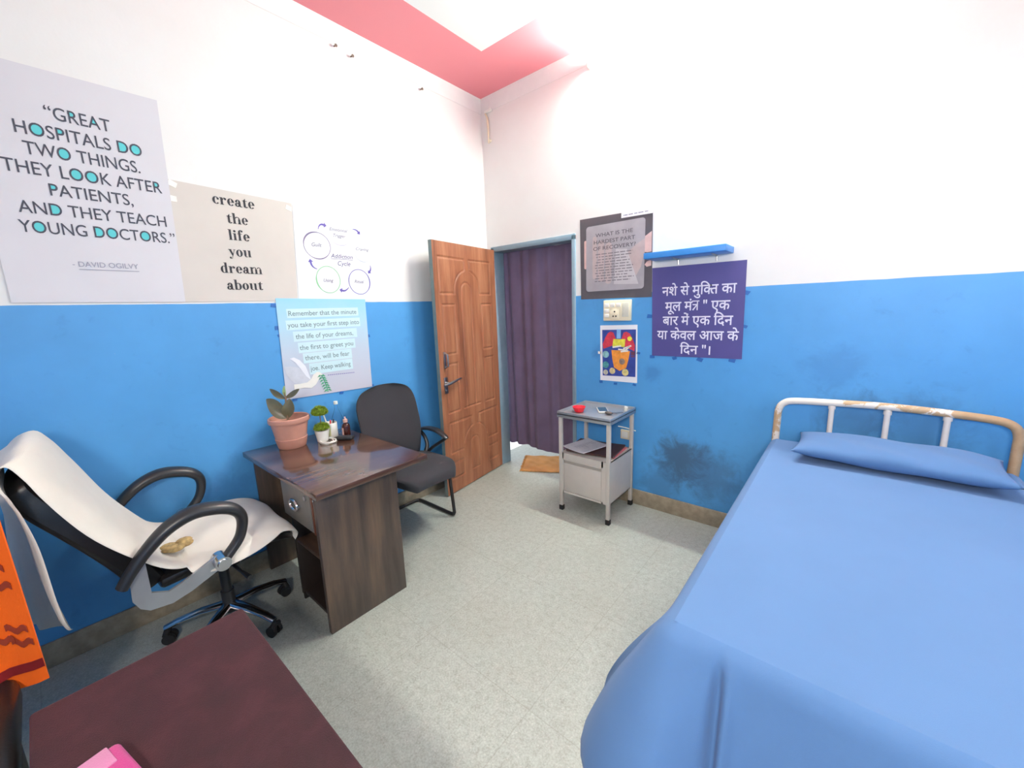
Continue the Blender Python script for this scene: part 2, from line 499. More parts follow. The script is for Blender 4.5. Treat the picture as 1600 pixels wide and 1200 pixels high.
def tag(o, label, cat, group=None, kind=None):
    o['label'] = label; o['category'] = cat
    if group: o['group'] = group
    if kind: o['kind'] = kind
    return o

def thing(name, label, cat, loc, group=None, kind=None):
    o = bpy.data.objects.new(name, None); COL.objects.link(o)
    o.location = loc; o['_org'] = tuple(loc); o.empty_display_size = 0.1
    return tag(o, label, cat, group, kind)

def lerp_path(keys, n):
    """Catmull-Rom through tuples -> n+1 samples"""
    out = []
    K = len(keys)
    for i in range(n + 1):
        t = i / n * (K - 1); k = min(int(t), K - 2); f = t - k
        p0, p1, p2, p3 = keys[max(k - 1, 0)], keys[k], keys[k + 1], keys[min(k + 2, K - 1)]
        out.append(tuple(0.5 * (2 * b + (c - a) * f + (2 * a - 5 * b + 4 * c - d) * f * f + (3 * b - a - 3 * c + d) * f ** 3)
                         for a, b, c, d in zip(p0, p1, p2, p3)))
    return out

# ------------------------------------------------------------------ the room
RX, RY, RZ = 3.75, -3.75, 3.263
DX0, DX1, DZ = 0.063, 0.925, 2.043          # doorway in the far wall
WT = 0.12
b = MB(); b.box(-0.12, RX + .12, RY - .12, 1.6, -0.1, 0); o = b.build('floor', 'floor', loc=(0, 0, 0))
tag(o, 'grey speckled vinyl floor of the whole room', 'floor', kind='structure')
b = MB(); b.box(-0.12, RX + .12, RY - .12, WT, RZ, RZ + .1); o = b.build('ceiling', 'ceil', loc=(0, 0, RZ))
tag(o, 'white ceiling with a coral red border along the walls', 'ceiling', kind='structure')
b = MB(); b.box(-0.12, 0, RY, WT, 0, RZ); o = b.build('wall_left', 'wall_l', loc=(0, 0, 0))
tag(o, 'left wall with posters, white above and blue below', 'wall', kind='structure')
b = MB()
b.box(0, DX0, 0, WT, 0, RZ); b.box(DX1, RX, 0, WT, 0, RZ); b.box(DX0, DX1, 0, WT, DZ, RZ)
o = b.build('wall_far', 'wall_f', loc=(0, 0, 0))
tag(o, 'wall with the doorway and the bed head, white above and blue below', 'wall', kind='structure')
b = MB(); b.box(RX, RX + .12, RY, WT, 0, RZ); o = b.build('wall_right', 'wall_o', loc=(RX, 0, 0))
tag(o, 'two-tone painted wall on the far side of the bed', 'wall', kind='structure')
b = MB(); b.box(0, RX, RY - .12, RY, 0, RZ); o = b.build('wall_near', 'wall_o', loc=(0, RY, 0))
tag(o, 'two-tone painted wall behind the viewer', 'wall', kind='structure')
# passage wall behind the curtain
b = MB(); b.box(-0.12, RX + .12, 1.5, 1.6, 0, 2.6); o = b.build('wall_passage', 'cornice', loc=(0, 1.5, 0))
tag(o, 'pale passage wall beyond the curtained doorway', 'wall', kind='structure')
b = MB(); b.box(-0.12, RX + .12, WT, 1.6, 2.6, 2.65); o = b.build('ceiling_passage', 'cornice', loc=(0, WT, 2.6))
tag(o, 'pale passage ceiling beyond the doorway', 'ceiling', kind='structure')
SK = 0.116
b = MB(); b.box(0, 0.014, RY, 0, 0, SK, .002); o = b.build('baseboard_left', 'skirt', loc=(0, 0, 0))
tag(o, 'brown stone skirting along the poster wall', 'skirting', kind='structure')
b = MB(); b.box(DX1 + .03, RX, -0.014, 0, 0, SK, .002); o = b.build('baseboard_far', 'skirt', loc=(DX1, 0, 0))
tag(o, 'brown stone skirting between doorway and bed', 'skirting', kind='structure')
def cornice(name, pts_fn, label):
    b = MB()
    prof = [(0, .0), (0.0, -.115), (.012, -.115), (.016, -.09), (.022, -.085), (.026, -.04), (.040, -.012), (.044, 0)]
    for a, c in zip(prof, prof[1:] + prof[:1]):
        b.poly([pts_fn(0, *a), pts_fn(1, *a), pts_fn(1, *c), pts_fn(0, *c)])
    b.poly([pts_fn(0, *p) for p in prof]); b.poly([pts_fn(1, *p) for p in prof])
    bmesh.ops.remove_doubles(b.bm, verts=b.bm.verts, dist=1e-5)
    o = b.build(name, 'cornice', loc=(0, 0, RZ)); tag(o, label, 'cornice', kind='structure')
cornice('trim_1', lambda t, d, z: (d * .25, RY if t == 0 else 0, RZ + z), 'white plaster cornice above the poster wall')
cornice('trim_2', lambda t, d, z: (0.01 if t == 0 else RX, -d * .25, RZ + z), 'white plaster cornice above the doorway and bed wall')
# door frame
b = MB()
b.box(DX0 - .008, DX0 + .028, -0.012, WT, 0, DZ + .0, .003)
b.box(DX1 - .028, DX1 + .004, -0.012, WT, 0, DZ + .0, .003)
b.box(DX0 - .008, DX1 + .004, -0.012, WT, DZ - .035, DZ + .008, .003)
o = b.build('trim_3', 'frame', loc=(DX0, 0, 0))
tag(o, 'blue grey painted frame around the curtained doorway', 'door frame', kind='structure')

# made-up window out of view, added to go with the fill light
b = MB()
for (y0, y1, z0, z1) in ((-1.75, -.55, 1.15, 1.20), (-1.75, -.55, 2.30, 2.35), (-1.75, -1.70, 1.2, 2.3), (-.60, -.55, 1.2, 2.3), (-1.165, -1.135, 1.2, 2.3)):
    b.box(RX - .03, RX - .001, y0, y1, z0, z1, .003)
o = b.build('added_window_1', 'frame', loc=(RX, -1.15, 1.15)); tag(o, 'added painted window, out of view in the wall beyond the bed', 'window', kind='structure')
b = MB(); b.box(RX - .012, RX - .006, -1.70, -.60, 1.2, 2.3); b.build('added_pane', 'frosted', o)

# ------------------------------------------------------------------ door leaf, standing open against the left wall
HX, HY = 0.060, -0.016
F = Vector((0.157, -0.800, 0)); H = Vector((HX, HY, 0))
DV = (F - H).normalized(); DN = Vector((-DV.y, DV.x, 0))          # DN: towards the room
if DN.x < 0: DN = -DN
LW, LT, LZ0, LZ1 = (F - H).length, 0.034, 0.008, 2.024
def dp(u, z, d=0.0):
    return H + DV * u + DN * d + Vector((0, 0, z))
door = thing('door_1', 'orange brown panelled wooden door standing open', 'door', tuple(H), kind='structure')
# leaf: a height-field face with grooves
def seg_d(u, z, a, c):
    ax, ay = a; bx, by = c
    dx, dy = bx - ax, by - ay
    t = max(0, min(1, ((u - ax) * dx + (z - ay) * dy) / (dx * dx + dy * dy)))
    return math.hypot(u - ax - t * dx, z - ay - t * dy)
def arc(cx, cz, r, a0, a1, n=14, ky=1.0):
    return [(cx + r * math.cos(math.radians(a0 + (a1 - a0) * i / n)), cz + ky * r * math.sin(math.radians(a0 + (a1 - a0) * i / n))) for i in range(n + 1)]
PLN = []
def pl(pts):
    PLN.extend(zip(pts, pts[1:]))
CXD = 0.40
# upper panels: two corner pieces round an arch
pl([(.735, 1.91), (.435, 1.907), (.43, 1.83)] + arc(CXD, 1.64, .165, 80, 0)[:0] )
pl([(.735, 1.91), (.735, 1.64), (.565, 1.64)])
pl(arc(.40, 1.66, .165, 0, 78, 12))
pl([(.37, 1.907), (.085, 1.907), (.085, 1.64), (.235, 1.64)])
pl(arc(.40, 1.66, .165, 180, 102, 12))
pl([(.37, 1.907), (.366, 1.825)])
pl([(.565, 1.64), (.565, 1.665)]); pl([(.235, 1.64), (.235, 1.665)])
# centre arch
pl(arc(.42, 1.665, .062, 0, 180, 12)); pl([(.482, 1.665), (.482, 1.02)]); pl([(.358, 1.665), (.358, 1.02)])
# second row
for (a, c) in ((.715, .575), (.22, .085)):
    pl([(a, 1.553), (c, 1.553), (c, 1.168), (a, 1.168), (a, 1.553)])
    pl([(a, 1.085), (c, 1.085), (c, .695), (a, .695), (a, 1.085)])
pl([(.482, 1.02), (.482, .697), (.358, .697), (.358, 1.02)])
pl([(.52, .697), (.30, .697)])
# bottom panels
pl([(.715, .606), (.435, .604), (.43, .535)]); pl([(.33, .608), (.06, .611), (.06, .35), (.20, .35)])
pl([(.33, .608), (.335, .535)])
pl(arc(.385, .37, .16, 10, 78, 10)); pl(arc(.385, .37, .16, 170, 102, 10))
pl([(.715, .606), (.715, .35), (.57, .35)])
pl([(.715, .26), (.57, .26), (.57, .13), (.715, .13), (.715, .26)])
pl([(.20, .26), (.06, .26), (.06, .13), (.20, .13), (.20, .26)])
pl(arc(.40, .36, .06, 0, 180, 10)); pl([(.46, .36), (.46, .13), (.34, .13), (.34, .36)])
b = MB()
NU, NV = 150, 380
cell = {}
def add_seg(s):
    (a, c) = s
    u0, u1 = min(a[0], c[0]) - .02, max(a[0], c[0]) + .02
    z0, z1 = min(a[1], c[1]) - .02, max(a[1], c[1]) + .02
    for i in range(int(u0 / .05), int(u1 / .05) + 1):
        for j in range(int(z0 / .05), int(z1 / .05) + 1):
            cell.setdefault((i, j), []).append(s)
for s in PLN: add_seg(s)
def groove(u, z):
    best = 1
    for s in cell.get((int(u / .05), int(z / .05)), ()):
        d = seg_d(u, z, *s)
        if d < best: best = d
    return -0.006 * max(0, 1 - (best / .010) ** 2) if best < .010 else 0.0
b.grid(lambda s, t: dp(s * LW, LZ0 + t * (LZ1 - LZ0), LT + groove(s * LW, LZ0 + t * (LZ1 - LZ0))), NU, NV)
leaf = b.build('door_leaf', 'doorwood', door, smooth=60)
b = MB()
c = [dp(0, LZ0), dp(LW, LZ0), dp(LW, LZ0, LT), dp(0, LZ0, LT)]
t_ = [dp(0, LZ1), dp(LW, LZ1), dp(LW, LZ1, LT), dp(0, LZ1, LT)]
for q in ((c[0], c[1], t_[1], t_[0]), (c[1], c[2], t_[2], t_[1]), (c[3], c[0], t_[0], t_[3]), (c[0], c[1], c[2], c[3]), (t_[0], t_[1], t_[2], t_[3])):
    b.poly(q)
b.build('door_edge', 'door_edge', door, smooth=0)
h = MB()   # lever handle with its long back plate
def dbox(mb, u0, u1, z0, z1, d0, d1, bev=0):
    m = Matrix((DV, DN, Vector((0, 0, 1)))).transposed().to_4x4(); m.translation = H
    mb.box(u0, u1, d0, d1, z0, z1, bev, 2, m)
dbox(h, .715, .752, .86, .99, LT - .003, LT + .006, .002)
h.cyl(dp(.735, .945, LT), dp(.735, .945, LT + .05), .011)
h.sweep([dp(.80, .938, LT + .046), dp(.735, .945, LT + .05), dp(.66, .957, LT + .047), dp(.59, .966, LT + .04)], [.008, .012, .010, .007], 10)
h.cyl(dp(.735, .885, LT), dp(.735, .885, LT + .012), .010)
h.build('door_handle', 'steel', door)
h = MB()
dbox(h, .722, .742, 1.06, 1.19, LT - .003, LT + .01, .002)
h.sweep([dp(.73, 1.07, LT + .008), dp(.73, 1.08, LT + .035), dp(.73, 1.17, LT + .035), dp(.73, 1.18, LT + .008)], .007, 10)
h.build('pull_handle', 'steel', door)

# ------------------------------------------------------------------ curtain in the doorway
b = MB()
def curt(s, t):
    # folds bunch towards the hinge side
    x = 0.01 + (0.985 - 0.01) * (s ** 1.2)
    fold = 0.016 * math.sin(s * 46) * (1 - s) ** .7 + 0.012 * math.sin(s * 19 + 1.3) + 0.004 * math.sin(s * 73 + t * 3)
    z0 = 0.200 - 0.033 * s + 0.008 * math.sin(s * 40) * (1 - .6 * s)
    z = z0 + (2.015 - z0) * t
    return Vector((x + .01 * math.sin(t * 4 + s * 9) * (1 - t), 0.150 + fold * (1.15 - .45 * t) + .012 * math.sin(t * 3.1 + s * 5), z))
b.grid(curt, 150, 40, 0.0025)
o = b.build('doorway_curtain', 'curtain', smooth=80)
tag(o, 'dark purple cloth curtain hanging in the doorway', 'curtain')
r = MB(); r.cyl((-0.05, .152, 2.027), (1.05, .152, 2.027), .011, 14)
for x in (-0.03, 1.03):
    r.cyl((x, .152, 2.027), (x, WT - .001, 2.027), .008, 10)
o = r.build('curtain_rod', 'steel'); tag(o, 'thin metal rod carrying the purple doorway curtain', 'curtain rod')

# woven mat in the doorway
A = Vector((.352, -.030, 0)); U = Vector((.862, .506, 0)); V = Vector((-.506, .862, 0))
b = MB()
def matf(s, t):
    p = A + U * (s * .56) + V * (t * .40)
    return Vector((p.x, p.y, .010 + .003 * math.sin(s * 22 + t * 5) * math.sin(t * 17)))
b.grid(matf, 40, 30, 0.008)
dm = thing('door_mat', 'tan woven mat lying on the floor in the doorway', 'mat', tuple(A))
b.build('mat_cloth', 'mat', dm)
f = MB()
for i in range(34):
    t = i / 33
    p = A + V * (t * .40); q = p - U * (.022 + .008 * random.random()) + V * random.uniform(-.006, .006)
    f.sweep([(p.x, p.y, .008), ((p.x + q.x) / 2, (p.y + q.y) / 2, .008), (q.x, q.y, .004)], [.003, .0025, .0015], 5)
f.build('fringe', 'mat', dm)

# ------------------------------------------------------------------ tube light on the far wall
tl = thing('tube_light', 'long lit tube light on the wall near the ceiling', 'lamp', (1.68, 0, 3.10))
b = MB(); b.box(1.06, 2.30, -.034, -.001, 3.106, 3.142, .004); b.build('batten', 'wht_pl', tl)
b = MB(); b.box(1.065, 1.082, -.082, -.032, 3.090, 3.138, .003); b.build('lamp_holder', 'wht_pl', tl)
b = MB(); b.box(2.278, 2.295, -.082, -.032, 3.090, 3.138, .003); b.build('lamp_holder', 'wht_pl', tl)
b = MB(); b.sweep([(1.082, -.064, 3.105), (2.278, -.064, 3.105)], .0135, 10); b.build('lamp_tube', 'tube', tl)
cs = thing('cable_stub', 'old cable holder and pipe stub high in the room corner', 'cable', (.05, 0, 2.9))
b = MB(); b.sweep([(.085, -.012, 2.90), (.088, -.014, 3.0), (.082, -.013, 3.09), (.06, -.012, 3.135)], [.006, .008, .008, .007], 8)
b.build('pipe', mat('yellowed_plastic', srgb(222, 206, 178), .5), cs)
b = MB(); b.box(.055, .135, -.02, -.0005, 3.135, 3.155, .003); b.cyl((.128, -.001, 3.15), (.128, -.03, 3.15), .007, 10)
b.build('clip', 'wht_pl', cs)
b = MB(); b.ball((.10, -.008, 2.915), .016, .009, .012); b.build('knot', 'cream_pl', cs)
NL = ['rusty nail in the wall directly above the addiction cycle sheet', 'rusty nail in the wall nearer the cornice, beside another nail', 'rusty nail in the wall nearest the open door']
nail0 = None
for i, (y, z) in enumerate([(-1.19, 3.118), (-1.298, 3.132), (-.645, 3.12)]):
    if nail0 is None:
        b = MB(); b.cyl((.0, y, z), (.026, y, z - .004), .004, 8); b.cyl((.024, y, z - .004), (.027, y, z - .004), .009, 10)
        nail0 = b.build('wall_nail', mat('rusty_iron', srgb(110, 96, 84), .7), loc=(0, y, z)); o = nail0
    else:
        o = nail0.copy(); COL.objects.link(o); o.location = (0, y, z)
    tag(o, NL[i], 'nail', 'nails under the cornice')

# ------------------------------------------------------------------ lettering
class Glyphs:
    """2D outlines of built-in lettering, cached"""
    cache = {}
    @classmethod
    def mesh(cls, s, bold=0.0, shear=0.0):
        k = (s, bold, shear)
        if k in cls.cache: return cls.cache[k]
        c = bpy.data.curves.new('lettering', 'FONT'); c.body = s; c.size = 1; c.offset = bold; c.shear = shear
        c.resolution_u = 4
        o = bpy.data.objects.new('lettering', c); COL.objects.link(o)
        dg = bpy.context.evaluated_depsgraph_get()
        me = bpy.data.meshes.new_from_object(o.evaluated_get(dg))
        vs = [(v.co.x, v.co.y) for v in me.vertices]; fs = [tuple(p.vertices) for p in me.polygons]
        bpy.data.objects.remove(o); bpy.data.curves.remove(c); bpy.data.meshes.remove(me)
        cls.cache[k] = (vs, fs)
        return vs, fs
    @classmethod
    def adv(cls, s, bold=0.0):
        return max(v[0] for v in cls.mesh(s + 'H', bold)[0]) - max(v[0] for v in cls.mesh('H', bold)[0])

class Wall:
    """a flat sheet on a wall: u along the wall (left to right as seen), v = height"""
    def __init__(self, side): self.side = side
    def p(self, u, v, d):
        return Vector((d, u, v)) if self.side == 'L' else Vector((u, -d, v))
WL, WF = Wall('L'), Wall('F')

def put(mb, wall, geo, d, fx, fy):
    vs, fs = geo
    V = [mb.bm.verts.new(wall.p(fx(x), fy(y), d)) for x, y in vs]
    for f in fs:
        try: mb.bm.faces.new([V[i] for i in f])
        except ValueError: pass

def text(mb, wall, s, u0, u1, vbase, cap, d, bold=0.0, shear=0.0, vtop_ref=0.7):
    """fit text between u0 and u1 with baseline vbase and capital height cap"""
    geo = Glyphs.mesh(s, bold, shear)
    x0 = min(v[0] for v in geo[0]); x1 = max(v[0] for v in geo[0])
    k = (u1 - u0) / (x1 - x0)
    put(mb, wall, geo, d, lambda x: u0 + (x - x0) * k, lambda y: vbase + y * cap / vtop_ref)
    return x0, k

def quad(mb, wall, u0, u1, v0, v1, d, d2=None):
    mb.poly([wall.p(u0, v0, d), wall.p(u1, v0, d), wall.p(u1, v1, d), wall.p(u0, v1, d)])

def rrect(u0, u1, v0, v1, r, n=6):
    pts = []
    for cx, cy, a in ((u1 - r, v1 - r, 0), (u0 + r, v1 - r, 90), (u0 + r, v0 + r, 180), (u1 - r, v0 + r, 270)):
        for i in range(n + 1):
            an = math.radians(a + 90 * i / n); pts.append((cx + r * math.cos(an), cy + r * math.sin(an)))
    return pts

def shape(mb, wall, pts, d):
    f = mb.poly([wall.p(u, v, d) for u, v in pts])
    bmesh.ops.triangulate(mb.bm, faces=[f])

def disc(mb, wall, cu, cv, ru, rv, d, n=20):
    mb.poly([wall.p(cu + ru * math.cos(2 * PI * i / n), cv + rv * math.sin(2 * PI * i / n), d) for i in range(n)])

def stroke(mb, wall, pts, w, d):
    """flat ribbon along pts; w: width or list"""
    n = len(pts); ws = w if isinstance(w, (list, tuple)) else [w] * n
    L, R = [], []
    for i in range(n):
        a = pts[max(i - 1, 0)]; c = pts[min(i + 1, n - 1)]
        dx, dy = c[0] - a[0], c[1] - a[1]; l = math.hypot(dx, dy) or 1
        nx, ny = -dy / l * ws[i] / 2, dx / l * ws[i] / 2
        L.append((pts[i][0] + nx, pts[i][1] + ny)); R.append((pts[i][0] - nx, pts[i][1] - ny))
    for i in range(n - 1):
        mb.poly([wall.p(*L[i], d), wall.p(*R[i], d), wall.p(*R[i + 1], d), wall.p(*L[i + 1], d)])

def ring(mb, wall, cu, cv, ru, rv, w, d, a0=0, a1=360, n=40):
    stroke(mb, wall, [(cu + ru * math.cos(math.radians(a0 + (a1 - a0) * i / n)), cv + rv * math.sin(math.radians(a0 + (a1 - a0) * i / n))) for i in range(n + 1)], w, d)

def sheet(name, wall, corners, material, label, cat='poster', d0=.0008, thick=.0016, bulge=.004, curl=0.0, group=None):
    """a paper sheet taped to the wall; corners (u,v): top-left, top-right, bottom-right, bottom-left"""
    tlc, trc, brc, blc = corners
    cu = sum(c[0] for c in corners) / 4; cv = min(c[1] for c in corners)
    root = thing(name, label, cat, tuple(wall.p(cu, cv, 0)), group)
    b = MB()
    def fn(s, t):
        u = (blc[0] * (1 - s) + brc[0] * s) * (1 - t) + (tlc[0] * (1 - s) + trc[0] * s) * t
        v = (blc[1] * (1 - s) + brc[1] * s) * (1 - t) + (tlc[1] * (1 - s) + trc[1] * s) * t
        return u, v
    top = [[b.bm.verts.new(wall.p(*fn(i / 12, j / 12), d0 + thick)) for j in range(13)] for i in range(13)]
    bot = [[b.bm.verts.new(wall.p(*fn(i / 12, j / 12), d0)) for j in range(13)] for i in range(13)]
    for i in range(12):
        for j in range(12):
            b.bm.faces.new((top[i][j], top[i + 1][j], top[i + 1][j + 1], top[i][j + 1]))
            b.bm.faces.new((bot[i][j], bot[i][j + 1], bot[i + 1][j + 1], bot[i + 1][j]))
    for i in range(12):
        b.bm.faces.new((top[i][0], bot[i][0], bot[i + 1][0], top[i + 1][0])); b.bm.faces.new((top[i][12], top[i + 1][12], bot[i + 1][12], bot[i][12]))
        b.bm.faces.new((top[0][i], top[0][i + 1], bot[0][i + 1], bot[0][i])); b.bm.faces.new((top[12][i], bot[12][i], bot[12][i + 1], top[12][i + 1]))
    b.build('paper', material, root)
    return root, d0 + thick

def tapes(root, wall, spots, d, material='tape', size=.022):
    for (u, v) in spots:
        b = MB(); a = random.uniform(-.4, .4); s = size * random.uniform(.8, 1.2)
        pts = [(u + s * math.cos(a + k) * random.uniform(.8, 1.1), v + .8 * s * math.sin(a + k) * random.uniform(.8, 1.1)) for k in (.6, 2.4, 3.8, 5.6)]
        b.prism([wall.p(x, y, .0004) for x, y in pts], wall.p(0, 0, d) - wall.p(0, 0, 0))
        b.build('tape', material, root, smooth=0)

# ---- poster: great hospitals
P_GREY = mat('pale_grey_poster_paper', srgb(207, 204, 209), .38, var=.02, vscale=4)
pg, D = sheet('quote_poster', WL, [(-2.816, 2.516), (-2.228, 2.524), (-2.255, 1.594), (-2.816, 1.596)], P_GREY,
              'large pale grey poster quoting great hospitals, teal filled letters', d0=.0030)
GL = [('\u201cGREAT', -2.605, -2.411, 2.335, .050, 'RA'), ('HOSPITALS DO', -2.698, -2.318, 2.257, .050, 'ODP'), ('TWO THINGS.', -2.685, -2.336, 2.182, .050, 'O'),
      ('THEY LOOK AFTER', -2.753, -2.269, 2.106, .050, 'OR'), ('PATIENTS,', -2.640, -2.383, 2.032, .048, 'P'),
      ('AND THEY TEACH', -2.737, -2.275, 1.953, .048, 'D'), ('YOUNG DOCTORS.\u201d', -2.747, -2.252, 1.877, .048, 'OD')]
for s, u0, u1, vb, cap, fl in GL:
    ink = MB(); x0, k = text(ink, WL, s, u0, u1, vb, cap, D + .0012, .004)
    ink.build('lettering', 'ink', pg, smooth=0); 
    for i, ch in enumerate(s):
        if ch in fl:
            if ch == 'R' and s.startswith('YOUNG'): continue
            if ch == 'A' and 'GREAT' not in s: continue
            a = Glyphs.adv(s[:i], .004) if i else 0.0
            e = Glyphs.adv(s[:i + 1], .004)
            fill = MB(); a = u0 + (a - x0) * k; e = u0 + (e - x0) * k; w = e - a
            if ch == 'O': disc(fill, WL, (a + e) / 2, vb + cap * .5, w * .40, cap * .44, D + .0006)
            elif ch == 'D': disc(fill, WL, a + w * .48, vb + cap * .5, w * .34, cap * .42, D + .0006)
            elif ch == 'A': shape(fill, WL, [(a + w * .34, vb + cap * .38), (a + w * .66, vb + cap * .38), (a + w * .5, vb + cap * .85)], D + .0006)
            else: disc(fill, WL, a + w * .48, vb + cap * .72, w * .30, cap * .22, D + .0006)
            fill.build('letter_fill', 'teal_ink', pg, smooth=0)
b = MB(); text(b, WL, '- DAVID OGILVY', -2.622, -2.409, 1.748, .022, D + .0012, .004); quad(b, WL, -2.605, -2.409, 1.735, 1.738, D + .0012)
b.build('author_line', 'grey_ink', pg, smooth=0)

# ---- poster: create the life (bold serif letters drawn as flat shapes)
P_CREAM = mat('beige_poster_paper', srgb(204, 196, 188), .4, var=.03, vscale=5)
pc, D2 = sheet('quote_poster', WL, [(-2.242, 2.178), (-1.672, 2.160), (-1.707, 1.597), (-2.267, 1.594)], P_CREAM,
               'beige poster with bold serif words create the life', d0=.0012)
tapes(pc, WL, [(-2.236, 2.09), (-2.225, 2.16), (-1.69, 2.13)], .0038, mat('clear_tape', srgb(236, 232, 224), .2), .026)
class Serif:
    """letters of a heavy high-contrast serif face, unit x-height"""
    def __init__(self, mb, wall, d): self.mb, self.w, self.d = mb, wall, d
    def rect(self, a, b, c, e): self._p([(a, c), (b, c), (b, e), (a, e)])
    def _p(self, pts): shape(self.mb, self.w, [self.T(*p) for p in pts], self.d)
    def ell(self, cx, cy, rx, ry, irx, iry, a0=0, a1=360, n=28):
        o = [(cx + rx * math.cos(math.radians(a0 + (a1 - a0) * i / n)), cy + ry * math.sin(math.radians(a0 + (a1 - a0) * i / n))) for i in range(n + 1)]
        q = [(cx + irx * math.cos(math.radians(a0 + (a1 - a0) * i / n)), cy + iry * math.sin(math.radians(a0 + (a1 - a0) * i / n))) for i in range(n + 1)]
        for i in range(n): self._p([o[i], o[i + 1], q[i + 1], q[i]])
    def dot(self, cx, cy, r): self._p([(cx + r * math.cos(k * PI / 8), cy + r * math.sin(k * PI / 8)) for k in range(16)])
    def stem(self, x, y0, y1, foot=True, w=.30, head=True):
        self.rect(x, x + w, y0, y1)
        if foot: self.rect(x - .1, x + w + .1, y0, y0 + .07)
        if head: self._p([(x - .12, y1), (x - .12, y1 - .07), (x + .02, y1 - .12), (x + .02, y1)])
    def arch(self, x0, x1, thick=.30):      # shoulder joining two stems
        cx = (x0 + x1) / 2 + .08; r = (x1 - x0) / 2 + .02
        self.ell(cx - .03, .68, r, .34, r - .16, .24, 0, 160)
    def glyph(self, ch):
        if ch == 'o': self.ell(.45, .5, .45, .52, .14, .44); return .95
        if ch == 'c': self.ell(.45, .5, .45, .52, .13, .44, 50, 322); self.dot(.70, .74, .15); return .86
        if ch == 'e': self.ell(.45, .5, .45, .52, .13, .44, 0, 322); self.rect(.2, .88, .47, .54); return .92
        if ch == 'd': self.ell(.43, .5, .43, .52, .13, .44, 60, 300); self.rect(.58, .88, 0, 1.5); self.rect(.46, .6, 1.43, 1.5); self.rect(.86, 1.0, 0, .07); return 1.04
        if ch == 'b': self.ell(.55, .5, .45, .52, .15, .44, -125, 125); self.rect(.08, .38, 0, 1.5); self.rect(-.04, .1, 1.43, 1.5); return 1.04
        if ch == 'h': self.stem(.1, 0, 1.5); self.arch(.3, .95); self.stem(.78, 0, .68, head=False); return 1.22
        if ch == 'l': self.stem(.1, 0, 1.5); return .55
        if ch == 'i': self.stem(.1, 0, 1.0); self.dot(.25, 1.3, .17); return .55
        if ch == 'm': self.stem(.1, 0, 1.0); self.arch(.3, .9); self.stem(.74, 0, .68, head=False); self.arch(.98, 1.55); self.stem(1.38, 0, .68, head=False); return 1.82
        if ch == 'r': self.stem(.1, 0, 1.0); self.ell(.62, .66, .24, .36, .14, .28, 60, 180); self.dot(.72, .82, .16); return .90
        if ch == 't': self.rect(.16, .46, .14, 1.0); self._p([(.16, 1.0), (.46, 1.0), (.46, 1.32)]); self.rect(.02, .70, .92, 1.0); self.ell(.45, .2, .29, .22, .04, .14, 180, 350); return .74
        if ch == 'f': self.stem(.12, 0, 1.2, head=False); self.ell(.47, 1.2, .35, .34, .06, .26, 60, 180); self.dot(.62, 1.36, .15); self.rect(.0, .64, .92, 1.0); return .70
        if ch == 'u': self.stem(.1, .25, 1.0, foot=False); self.ell(.42, .28, .32, .30, .06, .2, 180, 300); self.rect(.70, 1.0, 0, 1.0); self.rect(.58, .72, .93, 1.0); self.rect(.98, 1.12, 0, .07); return 1.16
        if ch == 'y':
            self._p([(.08, 1.0), (.40, 1.0), (.66, .30), (.52, .0)]); self._p([(.84, 1.0), (.92, 1.0), (.50, -.2), (.42, -.2)])
            self.rect(0, .48, .93, 1.0); self.rect(.70, 1.02, .93, 1.0); self.ell(.34, -.22, .16, .16, .1, .1, 180, 360); self.dot(.22, -.22, .14); return 1.0
        if ch == 'a':
            self.rect(.48, .78, .08, .72); self.ell(.44, .68, .34, .34, .06, .26, 0, 150); self.dot(.22, .74, .15)
            self.ell(.33, .28, .32, .29, .06, .2, 20, 340); self._p([(.78, .0), (.96, .0), (.96, .07), (.62, .2)]); self.rect(.62, .90, 0, .10); return .96
        return .5
    def line(self, s, u0, u1, vb, xh):
        wid = []; real = self._p; self._p = lambda pts: None
        self.T = lambda x, y: (x, y)
        for ch in s: wid.append(self.glyph(ch))
        self._p = real
        k = (u1 - u0) / (sum(wid) + .06 * (len(s) - 1)); x = 0
        for ch, w in zip(s, wid):
            self.T = lambda a, c, x=x: (u0 + (x + a) * k, vb + c * xh)
            self.glyph(ch); x += w + .06
for s, u0, u1, vc in [('create', -2.068, -1.872, 2.118), ('the', -2.017, -1.916, 2.028), ('life', -2.02, -1.919, 1.942), ('you', -2.033, -1.922, 1.857), ('dream', -2.08, -1.880, 1.768), ('about', -2.064, -1.888, 1.680)]:
    ink = MB(); S = Serif(ink, WL, D2 + .001); S.line(s, u0, u1, vc - .022, .036)
    ink.build('lettering', 'black_ink', pc, smooth=0)

# ---- poster: addiction cycle
P_WHITE = mat('white_poster_paper', srgb(232, 232, 236), .4, var=.015, vscale=4)
pa, D3 = sheet('cycle_poster', WL, [(-1.668, 2.155), (-1.128, 2.137), (-1.128, 1.590), (-1.700, 1.597)], P_WHITE,
               'white sheet with an addiction cycle of five circles', d0=.0008)
dd = D3 + .001
def circ(name, cu, cv, ru, rv, material, fullw, hv):
    b = MB(); ring(b, WL, cu, cv, ru, rv, fullw, dd)
    for a0, a1, w in hv:
        n = 14; pts = [(cu + ru * math.cos(math.radians(a0 + (a1 - a0) * i / n)), cv + rv * math.sin(math.radians(a0 + (a1 - a0) * i / n))) for i in range(n + 1)]
        stroke(b, WL, pts, [w * math.sin(PI * min(1, max(0, (i + .6) / (n + 1.2)))) + .001 for i in range(n + 1)], dd + .0002)
    return b.build('circle', material, pa, smooth=0)
circ('g', -1.548, 1.933, .083, .080, mat('violet_grey_ink', srgb(130, 118, 150), .7), .0035, [(70, 190, .008), (230, 330, .006)])
